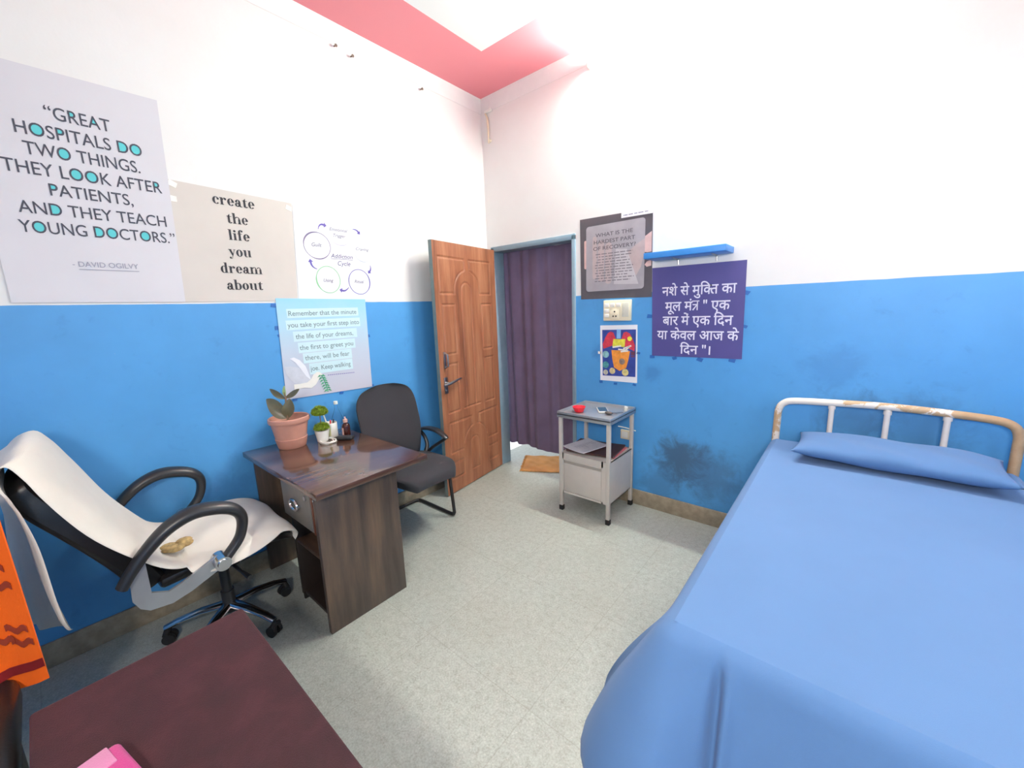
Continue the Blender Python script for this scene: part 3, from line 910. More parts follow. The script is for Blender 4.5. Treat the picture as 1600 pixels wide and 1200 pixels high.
circ('t', -1.392, 2.018, .076, .070, mat('pale_lilac_ink', srgb(206, 200, 220), .7), .003, [(200, 320, .005)])
circ('c', -1.240, 1.930, .068, .076, mat('pale_grey_ink', srgb(196, 200, 214), .7), .003, [(190, 300, .005)])
circ('u', -1.501, 1.728, .077, .083, 'green_ink', .0045, [(150, 240, .008)])
circ('r', -1.287, 1.720, .077, .082, mat('blue_violet_ink', srgb(112, 108, 176), .7), .0045, [(-60, 60, .007), (120, 220, .005)])
b = MB()
for s, u0, u1, vb, cap in [('Addiction', -1.469, -1.320, 1.867, .026), ('Cycle', -1.428, -1.340, 1.821, .028)]:
    text(b, WL, s, u0, u1, vb, cap, dd, .006, .25)
quad(b, WL, -1.469, -1.320, 1.8595, 1.8620, dd)
b.build('title_lettering', mat('slate_violet_ink', srgb(96, 92, 130), .7), pa, smooth=0)
GVI = mat('grey_violet_ink', srgb(120, 118, 138), .7)
for s, u0, u1, vb, cap in [('Guilt', -1.583, -1.520, 1.927, .022), ('Emotional', -1.458, -1.337, 2.034, .020), ('Trigger', -1.438, -1.354, 1.998, .020),
                           ('Craving', -1.290, -1.195, 1.927, .020), ('Using', -1.534, -1.470, 1.714, .020), ('Ritual', -1.323, -1.254, 1.712, .021)]:
    b = MB(); text(b, WL, s, u0, u1, vb, cap, dd, .008, .25)
    b.build('lettering', GVI, pa, smooth=0)
def arrow(p0, p1, p2):
    b = MB(); n = 10
    pts = [((1 - t) ** 2 * p0[0] + 2 * t * (1 - t) * p1[0] + t * t * p2[0], (1 - t) ** 2 * p0[1] + 2 * t * (1 - t) * p1[1] + t * t * p2[1]) for t in [i / n for i in range(n + 1)]]
    stroke(b, WL, pts, [.004 + .009 * i / n for i in range(n + 1)], dd)
    dx, dy = pts[-1][0] - pts[-3][0], pts[-1][1] - pts[-3][1]; l = math.hypot(dx, dy); dx /= l; dy /= l
    e = pts[-1]
    shape(b, WL, [(e[0] + dx * .018, e[1] + dy * .018), (e[0] - dy * .016, e[1] + dx * .016), (e[0] + dy * .016, e[1] - dx * .016)], dd)
    b.build('arrow', 'purple_ink', pa, smooth=0)
arrow((-1.531, 2.033), (-1.520, 2.072), (-1.492, 2.062)); arrow((-1.300, 2.060), (-1.270, 2.062), (-1.260, 2.045))
arrow((-1.194, 1.834), (-1.190, 1.805), (-1.204, 1.792)); arrow((-1.369, 1.682), (-1.395, 1.652), (-1.418, 1.662)); arrow((-1.566, 1.791), (-1.60, 1.80), (-1.601, 1.832))

# ---- poster: dove
P_DOVE = print_grad('lavender_sky_print', [(0, srgb(196, 194, 206)), (.45, srgb(188, 200, 216)), (.8, srgb(168, 208, 226)), (1, srgb(150, 205, 235))], 2, .99, 1.61)
pr, D4 = sheet('dove_poster', WL, [(-1.832, 1.612), (-1.259, 1.604), (-1.271, 0.990), (-1.848, 1.006)], P_DOVE,
               'pale blue lavender poster with a white dove and green sprig', d0=.0028)
tapes(pr, WL, [(-1.835, 1.395), (-1.845, 1.57), (-1.265, 1.35), (-1.268, 1.00), (-1.50, .985), (-1.80, .995), (-1.84, 1.44)], .0024, 'tape', .020)
d4 = D4 + .0008
MINT = mat('pale_mint_strip', srgb(200, 226, 232), .5, var=.03)
for u0, u1, v1, v0 in [(-1.782, -1.321, 1.549, 1.495), (-1.794, -1.315, 1.481, 1.423), (-1.761, -1.345, 1.412, 1.351), (-1.741, -1.366, 1.343, 1.279), (-1.720, -1.398, 1.276, 1.212), (-1.69, -1.400, 1.208, 1.138)]:
    b = MB(); quad(b, WL, u0, u1, v0, v1, d4); b.build('text_strip', MINT, pr, smooth=0)
GGI = mat('grey_green_ink', srgb(112, 134, 140), .7)
for s, u0, u1, vc in [('Remember that the minute', -1.773, -1.335, 1.521), ('you take your first step into', -1.786, -1.323, 1.452), ('the life of your dreams,', -1.748, -1.375, 1.381),
                      ('the first to greet you', -1.733, -1.382, 1.311), ('there, will be fear', -1.709, -1.416, 1.245), ('joe. Keep walking', -1.684, -1.416, 1.175)]:
    b = MB(); text(b, WL, s, u0, u1, vc - .014, .030, d4 + .0006, .004)
    b.build('lettering', GGI, pr, smooth=0)
b = MB()
for i in range(14):
    u = -1.58 + i * .0135; quad(b, WL, u, u + .010, 1.1165 - i * .0006, 1.1205 - i * .0006, d4)
b.build('small_print', 'purple_ink', pr, smooth=0)
b = MB()
shape(b, WL, [(-1.800, 1.252), (-1.775, 1.257), (-1.742, 1.236), (-1.712, 1.195), (-1.700, 1.150), (-1.690, 1.105), (-1.715, 1.13), (-1.745, 1.185), (-1.77, 1.225)], d4 + .0014)
b.build('dove_wing', mat('dove_white', srgb(228, 230, 238), .5, var=.02), pr, smooth=0)
b = MB()
shape(b, WL, [(-1.836, 1.205), (-1.800, 1.205), (-1.755, 1.190), (-1.715, 1.155), (-1.690, 1.110), (-1.70, 1.085), (-1.74, 1.085), (-1.79, 1.10), (-1.815, 1.13), (-1.832, 1.17)], d4 + .0010)
b.build('dove_wing', mat('dove_grey_feather', srgb(200, 204, 214), .5, var=.05, vscale=30), pr, smooth=0)
b = MB()
shape(b, WL, [(-1.795, 1.092), (-1.760, 1.090), (-1.715, 1.092), (-1.690, 1.108), (-1.672, 1.135), (-1.648, 1.150), (-1.630, 1.146), (-1.613, 1.128), (-1.632, 1.118), (-1.645, 1.095), (-1.663, 1.070), (-1.695, 1.052), (-1.735, 1.062), (-1.765, 1.060), (-1.797, 1.040)], d4 + .0018)
b.build('dove_body', 'wht_pl', pr, smooth=0)
b = MB(); stroke(b, WL, [(-1.622, 1.125), (-1.606, 1.085), (-1.597, 1.045), (-1.592, 1.01)], .005, d4 + .0022)
for i in range(7):
    t = i / 6; u, v = -1.622 + .030 * t, 1.125 - .10 * t
    for s in (-1, 1):
        du, dv = s * .027, -.008 + .012 * s * 0
        shape(b, WL, [(u, v), (u + du * .5, v + .003), (u + du, v - .012), (u + du * .5, v - .008)], d4 + .0024 + .0001 * i)
b.build('green_sprig', mat('sprig_green', srgb(60, 160, 110), .5, var=.2, vscale=60), pr, smooth=0)

# ---- far wall: hardest part of recovery
P_DARK = mat('charcoal_poster_print', srgb(82, 78, 84), .35, var=.12, vscale=6)
pw, D5 = sheet('recovery_poster', WF, [(.968, 2.141), (1.522, 2.130), (1.531, 1.551), (.976, 1.557)], P_DARK,
               'dark poster asking about the hardest part of recovery', d0=.0008)
d5 = D5 + .0006
SKIN = mat('printed_skin_tone', srgb(206, 172, 166), .5, var=.12, vscale=12)
b = MB()
shape(b, WF, [(1.52, 1.985), (1.47, 1.955), (1.43, 1.935), (1.40, 1.90), (1.36, 1.86), (1.40, 1.83), (1.45, 1.86), (1.49, 1.85), (1.521, 1.852)], d5)
shape(b, WF, [(1.521, 1.80), (1.49, 1.79), (1.475, 1.77), (1.49, 1.755), (1.521, 1.76)], d5)
b.build('printed_hand', SKIN, pw, smooth=0)
b = MB()
for (u, v0, v1, w) in [(1.005, 1.78, 1.985, .022), (1.03, 1.75, 2.0, .02)]:
    shape(b, WF, rrect(u, u + w, v0, v1, w * .45), d5)
b.build('printed_hand', SKIN, pw, smooth=0)
b = MB(); shape(b, WF, rrect(1.022, 1.474, 1.612, 2.080, .022), d5 + .0006)
b.build('text_panel', mat('translucent_grey_print', srgb(158, 154, 160), .3, var=.1, vscale=7), pw, smooth=0)
b = MB()
for (u, v0, v1, w) in [(1.075, 1.70, 2.005, .035), (1.12, 1.68, 1.97, .05), (1.18, 1.66, 1.95, .05)]:
    shape(b, WF, rrect(u, u + w, v0, v1, w * .45), d5 + .0010)
shape(b, WF, [(1.474, 1.945), (1.40, 1.905), (1.34, 1.86), (1.29, 1.80), (1.26, 1.70), (1.40, 1.675), (1.45, 1.76), (1.474, 1.86)], d5 + .0010)
b.build('faint_hand', mat('faint_skin_print', srgb(178, 162, 162), .35, var=.08), pw, smooth=0)
b = MB(); shape(b, WF, [(1.262, 1.90), (1.345, 1.89), (1.435, 1.645), (1.25, 1.655)], d5 + .0012)
b.build('glare_patch', mat('painted_glare', srgb(186, 182, 186), .3, var=.05), pw, smooth=0)  # glare on the sheet drawn in as a paler colour
DPI = mat('dark_poster_ink', srgb(84, 78, 86), .7)
for s, u0, u1, v in [('WHAT IS THE', 1.100, 1.387, 1.997), ('HARDEST PART', 1.087, 1.404, 1.949), ('OF RECOVERY?', 1.082, 1.409, 1.904)]:
    b = MB(); text(b, WF, s, u0, u1, v, .026, d5 + .0018, .006)
    b.build('lettering', DPI, pw, smooth=0)
b = MB()
for i in range(11):
    v = 1.872 - i * .0192; u = 1.10 + random.uniform(-.008, .02); ue = 1.40 - random.uniform(0, .05)
    while u < ue:
        w = random.uniform(.012, .045); quad(b, WF, u, min(u + w, ue), v, v + .006, d5 + .0018); u += w + .008
b.build('small_print', mat('faint_print_ink', srgb(112, 106, 114), .7), pw, smooth=0)
b = MB(); b.prism([WF.p(*q, d5 + .0002) for q in [(1.300, 2.100), (1.522, 2.097), (1.524, 2.133), (1.300, 2.137)]], (0, -.001, 0)); strip = b.build('title_strip', P_WHITE, pw, smooth=0)
b = MB()
u = 1.315
for w in (.008, .03, .04, .03, .045, .03):
    quad(b, WF, u, u + w * .8, 2.112, 2.119, d5 + .0016); u += w
b.build('small_print', 'grey_ink', strip, smooth=0)

# ---- far wall: Hindi sheet
P_PURP = mat('violet_poster_print', srgb(80, 75, 138), .42, var=.06, vscale=5)
ph, D6 = sheet('hindi_poster', WF, [(1.530, 1.742), (2.096, 1.740), (2.104, 1.150), (1.545, 1.147)], P_PURP,
               'violet poster with five lines of white Hindi writing', d0=.0024)
tapes(ph, WF, [(1.545, 1.14), (1.70, 1.135), (1.86, 1.135), (2.05, 1.14), (2.105, 1.35), (2.10, 1.55), (1.52, 1.42)], .0020, 'tape', .022)
d6 = D6 + .0008
HB = .012
def hindi(parts, u0, u1, vline, h, mb):
    """parts: list of (kind, text); vline = height of the head line; h = headline-to-baseline height"""
    x = 0.0; geos = []
    for kind, s in parts:
        if kind == 't':
            g = Glyphs.mesh(s, HB); geos.append(([(px + x, py) for px, py in g[0]], g[1])); x += Glyphs_adv(s)
        elif kind == 'half':                 # half ka: the loop is cut short on its right
            g = Glyphs.mesh(s, HB); w = Glyphs_adv(s); cut = w * .80
            vs = [(min(px, cut) + x, py) for px, py in g[0]]; geos.append((vs, g[1])); x += w * .66
        elif kind == 'tra':                  # ta joined with a ra stroke
            w = .52; T = .075
            polys = [[(0 - .02, .62), (w + .02, .62), (w + .02, .69), (0 - .02, .69)], [(w - .16, 0), (w - .08, 0), (w - .08, .66), (w - .16, .66)],
                     [(.06, .36), (w - .12, .36), (w - .12, .44), (.02, .44)], [(w - .16, .42), (w - .16, .31), (.10, -.02), (.02, .04)]]
            for q in polys: geos.append(([(px + x, py) for px, py in q], [tuple(range(len(q)))]))
            x += w
        elif kind == 'sp': x += s
    xs = [v[0] for g in geos for v in g[0]]; x0, x1 = min(xs), max(xs); k = (u1 - u0) / (x1 - x0)
    for g in geos:
        put(mb, WF, g, d6, lambda q: u0 + (q - x0) * k, lambda q: vline + (q - .655) * h / .655)
def Glyphs_adv(s):
    g = Glyphs.mesh(s + '\u092e', HB)[0]; e = Glyphs.mesh('\u092e', HB)[0]
    return max(v[0] for v in g) - max(v[0] for v in e)
PLW = mat('pale_lilac_white_ink', srgb(228, 224, 240), .6, var=.02)
b = MB(); hindi([('t', '\u0928\u0936\u0947 \u0938\u0947 \u092e\u0941\u093f'), ('half', '\u0915'), ('t', '\u0924 \u0915\u093e')], 1.602, 2.051, 1.612, .058, b); b.build('lettering', PLW, ph, smooth=0)
b = MB(); hindi([('t', '\u092e\u0942\u0932 \u092e\u0902'), ('tra', ''), ('t', ' " \u090f\u0915')], 1.625, 2.021, 1.512, .058, b); b.build('lettering', PLW, ph, smooth=0)
b = MB(); hindi([('t', '\u092c\u093e\u0930 \u092e\u0947\u0902 \u090f\u0915 \u093f\u0926\u0928')], 1.612, 2.042, 1.418, .058, b); b.build('lettering', PLW, ph, smooth=0)
b = MB(); hindi([('t', '\u092f\u093e \u0915\u0947\u0935\u0932 \u0906\u091c \u0915\u0947')], 1.577, 2.079, 1.322, .058, b); b.build('lettering', PLW, ph, smooth=0)
b = MB(); hindi([('t', '\u093f\u0926\u0928 "\u0964')], 1.733, 1.922, 1.226, .056, b); b.build('lettering', PLW, ph, smooth=0)

# ---- far wall: small lungs picture
pn, D7 = sheet('lungs_picture', WF, [(1.141, 1.357), (1.434, 1.362), (1.440, .940), (1.145, .938)], P_WHITE,
               'small white bordered picture of red lungs over an orange box', cat='picture', d0=.0008)
tapes(pn, WF, [(1.15, .925), (1.27, .92), (1.42, .925), (1.445, 1.16)], .0020, 'tape', .020)
tapes(pn, WF, [(1.137, 1.15)], .0020, 'wht_pl', .016)
d7 = D7 + .0006
b = MB(); shape(b, WF, [(1.158, 1.324), (1.424, 1.329), (1.427, .984), (1.165, .976)], d7)
b.build('blue_field', mat('blue_print', srgb(52, 72, 150), .4, var=.25, vscale=14), pn, smooth=0)
RED = mat('red_lung_print', srgb(206, 58, 76), .45, var=.25, vscale=30)
for sgn, pts in ((1, [(1.228, 1.312), (1.250, 1.305), (1.268, 1.262), (1.258, 1.222), (1.235, 1.205), (1.170, 1.182), (1.163, 1.215), (1.185, 1.268), (1.205, 1.300)]),
                 (-1, [(1.352, 1.312), (1.330, 1.305), (1.315, 1.262), (1.325, 1.222), (1.350, 1.200), (1.415, 1.172), (1.42, 1.21), (1.40, 1.262), (1.378, 1.300)])):
    b = MB(); shape(b, WF, pts, d7 + .0005); b.build('lung', RED, pn, smooth=0)
b = MB(); quad(b, WF, 1.276, 1.308, 1.262, 1.329, d7 + .0004); b.build('windpipe', mat('sky_blue_print', srgb(130, 180, 230), .45), pn, smooth=0)
b = MB(); shape(b, WF, [(1.250, 1.257), (1.346, 1.258), (1.340, 1.20), (1.243, 1.20)], d7 + .0008); b.build('box_lid', mat('yellow_print', srgb(222, 214, 70), .45, var=.2, vscale=40), pn, smooth=0)
b = MB(); shape(b, WF, [(1.236, 1.175), (1.383, 1.172), (1.372, 1.11), (1.355, 1.045), (1.302, 1.020), (1.258, 1.045), (1.243, 1.11)], d7 + .0009); b.build('orange_box', mat('orange_print', srgb(236, 150, 60), .45, var=.2, vscale=30), pn, smooth=0)
b = MB()
for (u, v, a, l) in [(1.245, 1.195, .25, .07), (1.29, 1.182, -.1, .06), (1.33, 1.188, .5, .07), (1.31, 1.165, .2, .06), (1.35, 1.180, .9, .045)]:
    stroke(b, WF, [(u, v), (u + l * math.cos(a), v + l * math.sin(a) * .7)], .011, d7 + .0012)
b.build('white_sticks', 'wht_pl', pn, smooth=0)
for (u, v, r_, m_) in [(1.190, 1.140, .026, srgb(140, 190, 190)), (1.190, 1.060, .026, srgb(80, 150, 150)), (1.190, 1.003, .020, srgb(190, 190, 170)), (1.245, 1.017, .024, srgb(206, 190, 140)), (1.348, 1.012, .026, srgb(214, 200, 130)), (1.322, 1.092, .023, srgb(140, 120, 110)), (1.378, 1.262, .017, srgb(236, 226, 70))]:
    b = MB(); disc(b, WF, u, v, r_, r_, d7 + .0013); b.build('round_badge', mat('badge_print', m_, .5, var=.3, vscale=60), pn, smooth=0)
b = MB(); quad(b, WF, 1.39, 1.42, 1.128, 1.138, d7 + .0006); quad(b, WF, 1.39, 1.42, 1.142, 1.17, d7 + .0005); b.build('dark_mark', mat('maroon_print', srgb(110, 60, 80), .5), pn, smooth=0)

# ---- switch board, wall shelf, wall socket
sb = thing('switch_board', 'cream switch board under the dark recovery poster', 'switch', (1.283, 0, 1.39))
b = MB(); b.box(1.176, 1.390, -.022, -.0005, 1.392, 1.541, .004); b.build('plate', 'cream_pl', sb)
for (x, z) in [(1.205, 1.505), (1.250, 1.505), (1.297, 1.505), (1.205, 1.43), (1.205, 1.465)]:
    b = MB(); b.box(x - .018, x + .018, -.028, -.021, z - .014, z + .014, .002); b.build('switch', 'wht_pl', sb)
b = MB(); b.box(1.325, 1.375, -.0255, -.0215, 1.42, 1.52, .002); b.build('blank_module', mat('grey_cream_plastic', srgb(206, 204, 190), .4), sb)
b = MB(); b.box(1.235, 1.30, -.0255, -.0215, 1.40, 1.478, .002); so = b.build('socket', 'cream_pl', sb)
b = MB()
for (x, z) in [(1.268, 1.458), (1.257, 1.425), (1.279, 1.425)]:
    b.cyl((x, -.0268, z), (x, -.0255, z), .006, 12)
b.build('socket_hole', 'black_rubber', so)

sh = thing('wall_shelf', 'narrow blue shelf board above the violet Hindi poster', 'shelf', (1.78, 0, 1.77))
b = MB(); b.box(1.545, 2.022, -.196, -.001, 1.786, 1.822, .002); b.build('board', 'shelf', sh)
for x in (1.70, 1.93):
    b = MB(); b.sweep([(x, -.0006, 1.750), (x, -.004, 1.782), (x, -.05, 1.7845), (x, -.12, 1.785)], .0045, 8); b.build('bracket', 'steel', sh)

ws = thing('wall_socket', 'small cream wall socket low behind the bedside locker', 'socket', (1.362, 0, .503))
b = MB(); b.box(1.325, 1.399, -.02, -.0005, .503, .574, .003); b.build('plate', 'cream_pl', ws)
b = MB(); b.box(1.337, 1.387, -.026, -.019, .515, .563, .003); b.build('plug', 'wht_pl', ws)
b = MB(); b.sweep([(1.30, -.006, .592), (1.36, -.006, .590), (1.44, -.006, .578)], .004, 8); b.build('cable', 'wht_pl', ws)

# ------------------------------------------------------------------ bedside locker
lk = thing('bedside_locker', 'cream metal bedside locker with steel tray top', 'locker', (1.235, -.222, 0))
X0, X1, Y0, Y1 = 1.030, 1.438, -.424, -.030
for x in (X0 + .014, X1 - .014):
    for y in (Y0 + .014, Y1 - .014):
        b = MB(); b.box(x - .0125, x + .0125, y - .0125, y + .0125, .03, .742, .002); lg = b.build('leg', 'locker', lk)
        b = MB(); b.box(x - .0155, x + .0155, y - .0155, y + .0155, 0, .038, .003); b.build('foot', 'black_rubber', lg)
b = MB()      # tray with raised rim
b.box(X0 - .006, X1 + .006, Y0 - .006, Y1 + .006, .742, .750, .001)
for (a0, a1, c0, c1) in ((X0 - .006, X1 + .006, Y0 - .006, Y0 + .002), (X0 - .006, X1 + .006, Y1 - .002, Y1 + .006), (X0 - .006, X0 + .002, Y0, Y1), (X1 - .002, X1 + .006, Y0, Y1)):
    b.box(a0, a1, c0, c1, .722, .766, .0015)
b.build('tray_top', mat('dull_steel_sheet', srgb(176, 178, 182), .32, .62, var=.05), lk)
b = MB(); t = .004
b.box(X0 + .006, X1 - .006, Y0 + .008, Y1 - .008, .145, .150); b.box(X0 + .006, X1 - .006, Y0 + .008, Y1 - .008, .448, .454)
b.box(X0 + .006, X0 + .006 + t, Y0 + .008, Y1 - .008, .145, .454); b.box(X1 - .006 - t, X1 - .006, Y0 + .008, Y1 - .008, .145, .454)
b.box(X0 + .006, X1 - .006, Y1 - .012, Y1 - .008, .145, .454)
for (a0, a1, z0, z1) in ((X0 + .006, X0 + .040, .145, .454), (X1 - .062, X1 - .006, .145, .454), (X0 + .03, X1 - .05, .412, .454), (X0 + .03, X1 - .05, .145, .160)):
    b.box(a0, a1, Y0 + .004, Y0 + .010, z0, z1)
b.build('cabinet_box', 'locker', lk)
b = MB(); b.box(X0 + .042, X1 - .064, Y0 + .0045, Y0 + .014, .162, .378, .002); dr = b.build('door', 'locker', lk)
b = MB(); b.box(X0 + .042, X1 - .064, Y0 + .010, Y0 + .014, .378, .410); b.build('finger_recess', 'locker_in', dr)
b = MB(); b.box(X0 + .042, X1 - .064, Y0 + .0045, Y0 + .010, .400, .411, .001); b.build('lip', 'locker', dr)

bw = MB(); z0 = .7505
prof = [(0, 0), (.026, 0), (.032, .004), (.046, .034), (.048, .040), (.045, .040), (.029, .008), (0, .006)]
bw.lathe([(r_ * 1.0, z) for r_, z in prof], (1.140, -.315, z0), 10)
o = bw.build('bowl', 'red_pl', smooth=25); tag(o, 'small red plastic bowl on the steel locker top', 'bowl')
ph_ = thing('phone', 'white mobile phone lying on the steel locker top', 'phone', (1.255, -.185, .7505))
RM = Matrix.Translation((1.262, -.190, .7505)) @ Matrix.Rotation(math.radians(35), 4, 'Z')
b = MB(); b.box(-.036, .036, -.072, .072, 0, .009, .004, 3, RM); b.build('case', 'wht_pl', ph_)
b = MB(); b.box(-.031, .031, -.058, .062, .0088, .0100, .0, 1, RM); b.build('screen', 'screen', ph_)
kc = thing('key_bunch', 'dark key ring and pouch beside the phone on the locker', 'keys', (1.36, -.24, .7505))
b = MB(); b.ball((1.352, -.272, .763), .030, .018, .012); b.build('pouch', mat('grey_brown_leather', srgb(92, 82, 78), .5, var=.2), kc)
b = MB(); b.sweep([(1.375 + .018 * math.cos(a * PI / 8), -.225 + .018 * math.sin(a * PI / 8), .7535) for a in range(16)], .0025, 6, closed=True); b.build('ring', 'steel', kc)
b = MB(); b.box(-.007, .007, -.03, .03, 0, .003, .001, 1, Matrix.Translation((1.392, -.190, .751)) @ Matrix.Rotation(-.6, 4, 'Z')); b.build('key', 'steel', kc)
b = MB(); b.cyl((1.402, -.100, .7505), (1.402, -.100, .775), .014, 16); b.cyl((1.402, -.100, .775), (1.402, -.100, .781), .010, 14)
o = b.build('bottle_cap', 'wht_pl'); tag(o, 'tiny white cap at the back corner of the locker top', 'cap')
# papers on the locker's middle shelf
def slab(cx, cy, z, w, d, h_, rot, curl=0.0):
    b = MB(); R_ = Matrix.Translation((cx, cy, z)) @ Matrix.Rotation(math.radians(rot), 4, 'Z')
    def fn(s, t): 
        p = R_ @ Vector(((s - .5) * w, (t - .5) * d, h_ + curl * (2 * s - 1) ** 2)); return p
    n = 10
    T_ = [[b.bm.verts.new(fn(i / n, j / 4)) for j in range(5)] for i in range(n + 1)]
    B_ = [[b.bm.verts.new(fn(i / n, j / 4) - Vector((0, 0, h_))) for j in range(5)] for i in range(n + 1)]
    for i in range(n):
        for j in range(4):
            b.bm.faces.new((T_[i][j], T_[i + 1][j], T_[i + 1][j + 1], T_[i][j + 1])); b.bm.faces.new((B_[i][j], B_[i][j + 1], B_[i + 1][j + 1], B_[i + 1][j]))
        b.bm.faces.new((T_[i][0], B_[i][0], B_[i + 1][0], T_[i + 1][0])); b.bm.faces.new((T_[i][4], T_[i + 1][4], B_[i + 1][4], B_[i][4]))
    for j in range(4):
        b.bm.faces.new((T_[0][j], T_[0][j + 1], B_[0][j + 1], B_[0][j])); b.bm.faces.new((T_[n][j], B_[n][j], B_[n][j + 1], T_[n][j + 1]))
    return b
o = slab(1.268, -.205, .4542, .29, .25, .006, 4).build('card_folder', 'pink_paper'); tag(o, 'pink card folder under the brown file on the locker', 'folder')
o = slab(1.228, -.225, .4604, .355, .28, .012, 8, .004).build('file_cover', 'brown_file'); tag(o, 'dark brown file on the locker shelf under white papers', 'file')
pp = thing('paper_sheaf', 'white printed papers on top of the brown file in the locker', 'papers', (1.165, -.25, .4748))
slab(1.166, -.258, .4748, .21, .27, .006, -14, .006).build('sheet', 'paper', pp)
b = MB(); R_ = Matrix.Translation((1.166, -.258, .4818)) @ Matrix.Rotation(math.radians(-14), 4, 'Z')
for i in range(9):
    w = random.uniform(.05, .13); y = .09 - i * .021
    b.poly([R_ @ Vector((-.07, y, .0002)), R_ @ Vector((-.07 + w, y, .0002)), R_ @ Vector((-.07 + w, y + .005, .0002)), R_ @ Vector((-.07, y + .005, .0002))])
b.build('print_lines', 'grey_ink', pp, smooth=0)

# ------------------------------------------------------------------ desk
dk = thing('desk', 'dark walnut office desk with a glossy top against the wall', 'desk', (.46, -1.84, 0))
ZT = .755
b = MB(); b.box(.016, .932, -2.122, -1.530, ZT - .030, ZT, .003); b.build('desk_top', 'desktop', dk)
b = MB(); b.box(.810, .838, -2.092, -1.668, .0, ZT - .0305, .002); b.build('side_panel', 'deskpanel', dk)
b = MB(); b.box(.022, .046, -2.080, -1.668, .0, ZT - .0305, .002); b.build('side_panel', 'deskpanel', dk)
b = MB(); b.box(.046, .810, -1.80, -1.782, .30, ZT - .0305, .001); b.build('modesty_panel', 'dark_lam', dk)
b = MB(); b.box(.452, .470, -2.065, -1.80, .03, ZT - .0305, .001); b.build('pedestal_panel', 'dark_lam', dk)
b = MB(); b.box(.47, .81, -2.06, -1.80, .335, .353, .001); b.build('pedestal_shelf', 'deskedge', dk)
b = MB(); b.box(.47, .81, -1.83, -1.81, .03, .34); b.box(.47, .81, -2.055, -1.81, .028, .044); b.build('pedestal_back', 'dark_lam', dk)
b = MB(); b.box(.462, .476, -2.062, -2.03, 0, .03); b.build('glide', 'black_rubber', dk)
dw = MB(); dw.box(.448, .775, -2.090, -2.074, .508, ZT - .034, .002); dr = dw.build('drawer', 'grey_lam', dk)
b = MB(); b.box(.46, .79, -2.074, -1.82, .512, ZT - .04); b.build('drawer_box', 'dark_lam', dr)
b = MB(); b.sweep([(.612 + .043 * math.cos(a * PI / 10), -2.102 , .606 + .026 * math.sin(a * PI / 10)) for a in range(20)], .006, 8, closed=True)
b.cyl((.57, -2.09, .606), (.57, -2.104, .606), .008, 10); b.cyl((.654, -2.09, .606), (.654, -2.104, .606), .008, 10); b.build('handle', 'chrome', dr)
b = MB(); b.cyl((.735, -2.09, .672), (.735, -2.098, .672), .012, 16); b.build('lock', 'chrome', dr)
b = MB(); b.box(.776, .790, -2.088, -2.06, .50, ZT - .034, .001); b.build('drawer_rail', wood('reddish_edge', srgb(84, 46, 34), srgb(112, 66, 48), srgb(130, 84, 60)), dr)
b = MB(); b.cyl((.8245, -2.0925, .685), (.8245, -2.096, .685), .006, 12); b.build('screw', 'chrome', dk)

# plant pot and rubber plant on the desk
rp = thing('potted_rubber_plant', 'rubber plant in a terracotta coloured pot on the desk', 'plant', (.150, -1.902, ZT + .0002))
c = (.150, -1.902, ZT + .0002)
b = MB(); b.lathe([(0, 0), (.070, 0), (.074, .004), (.084, .050), (.0855, .056), (.082, .058), (.095, .135), (.096, .148), (.106, .150), (.110, .158), (.108, .176), (.103, .180), (.098, .176), (.094, .140), (.088, .132)], c, 40)
b.build('pot', 'pot', rp)
b = MB(); b.lathe([(.0935, .140), (.060, .146), (.03, .150), (0, .150)], c, 30); b.build('soil', 'soil', rp)
b = MB(); b.sweep([(c[0] - .002, c[1] - .005, c[2] + .145), (c[0], c[1] - .006, c[2] + .22), (c[0] + .004, c[1] - .004, c[2] + .29), (c[0] + .002, c[1] - .006, c[2] + .325)], [.007, .006, .005, .003], 8); b.build('stem', 'stem', rp)
def leaf_(base, tip, w, droop, material, side=None, curl=.25):
    base, tip = Vector(base), Vector(tip); ax = tip - base; L_ = ax.length
    if side is None:
        side = ax.cross(Vector((0, 0, 1)))
        side = side.normalized() if side.length > 1e-4 else Vector((0, 1, 0))
    else: side = Vector(side).normalized()
    nrm = side.cross(ax).normalized()
    b = MB()
    def fn(s, t):
        wd = w * (math.sin(PI * min(1, s * .97 + .02)) ** .75) * (1 - .15 * s)
        x = (t - .5) * 2
        return base + ax * s + side * (x * wd) + nrm * (droop * math.sin(PI * s) + curl * wd * x * x)
    b.grid(fn, 12, 6, .0014)
    b.build('leaf', material, rp, smooth=80)
S_ = Vector((c[0], c[1] - .005, c[2]))
VR = Vector((.77, .64, 0)).normalized()       # across the room, roughly side-on to the viewer
VT = Vector((-.64, .75, 0))
leaf_(S_ + Vector((0, 0, .175)), S_ + VR * -.110 + Vector((0, 0, .285)), .046, .008, 'leaf', VR * .35 + Vector((0, 0, .8)) + VT * .2)
leaf_(S_ + Vector((0, 0, .170)), S_ + VR * .024 + Vector((0, 0, .285)), .036, .008, 'leaf', VR + VT * .3)
leaf_(S_ + Vector((0, 0, .285)), S_ + VR * -.082 + Vector((0, 0, .345)), .020, .006, 'leaf', Vector((0, 0, 1)) + VR * .5)
leaf_(S_ + Vector((0, 0, .290)), S_ + VR * .088 + Vector((0, 0, .340)), .018, .004, 'leaf', Vector((0, 0, 1)) - VR * .4 + VT * .4)
leaf_(S_ + Vector((0, 0, .295)), S_ + VR * .004 + Vector((0, 0, .362)), .010, .004, 'leaf2', VR)

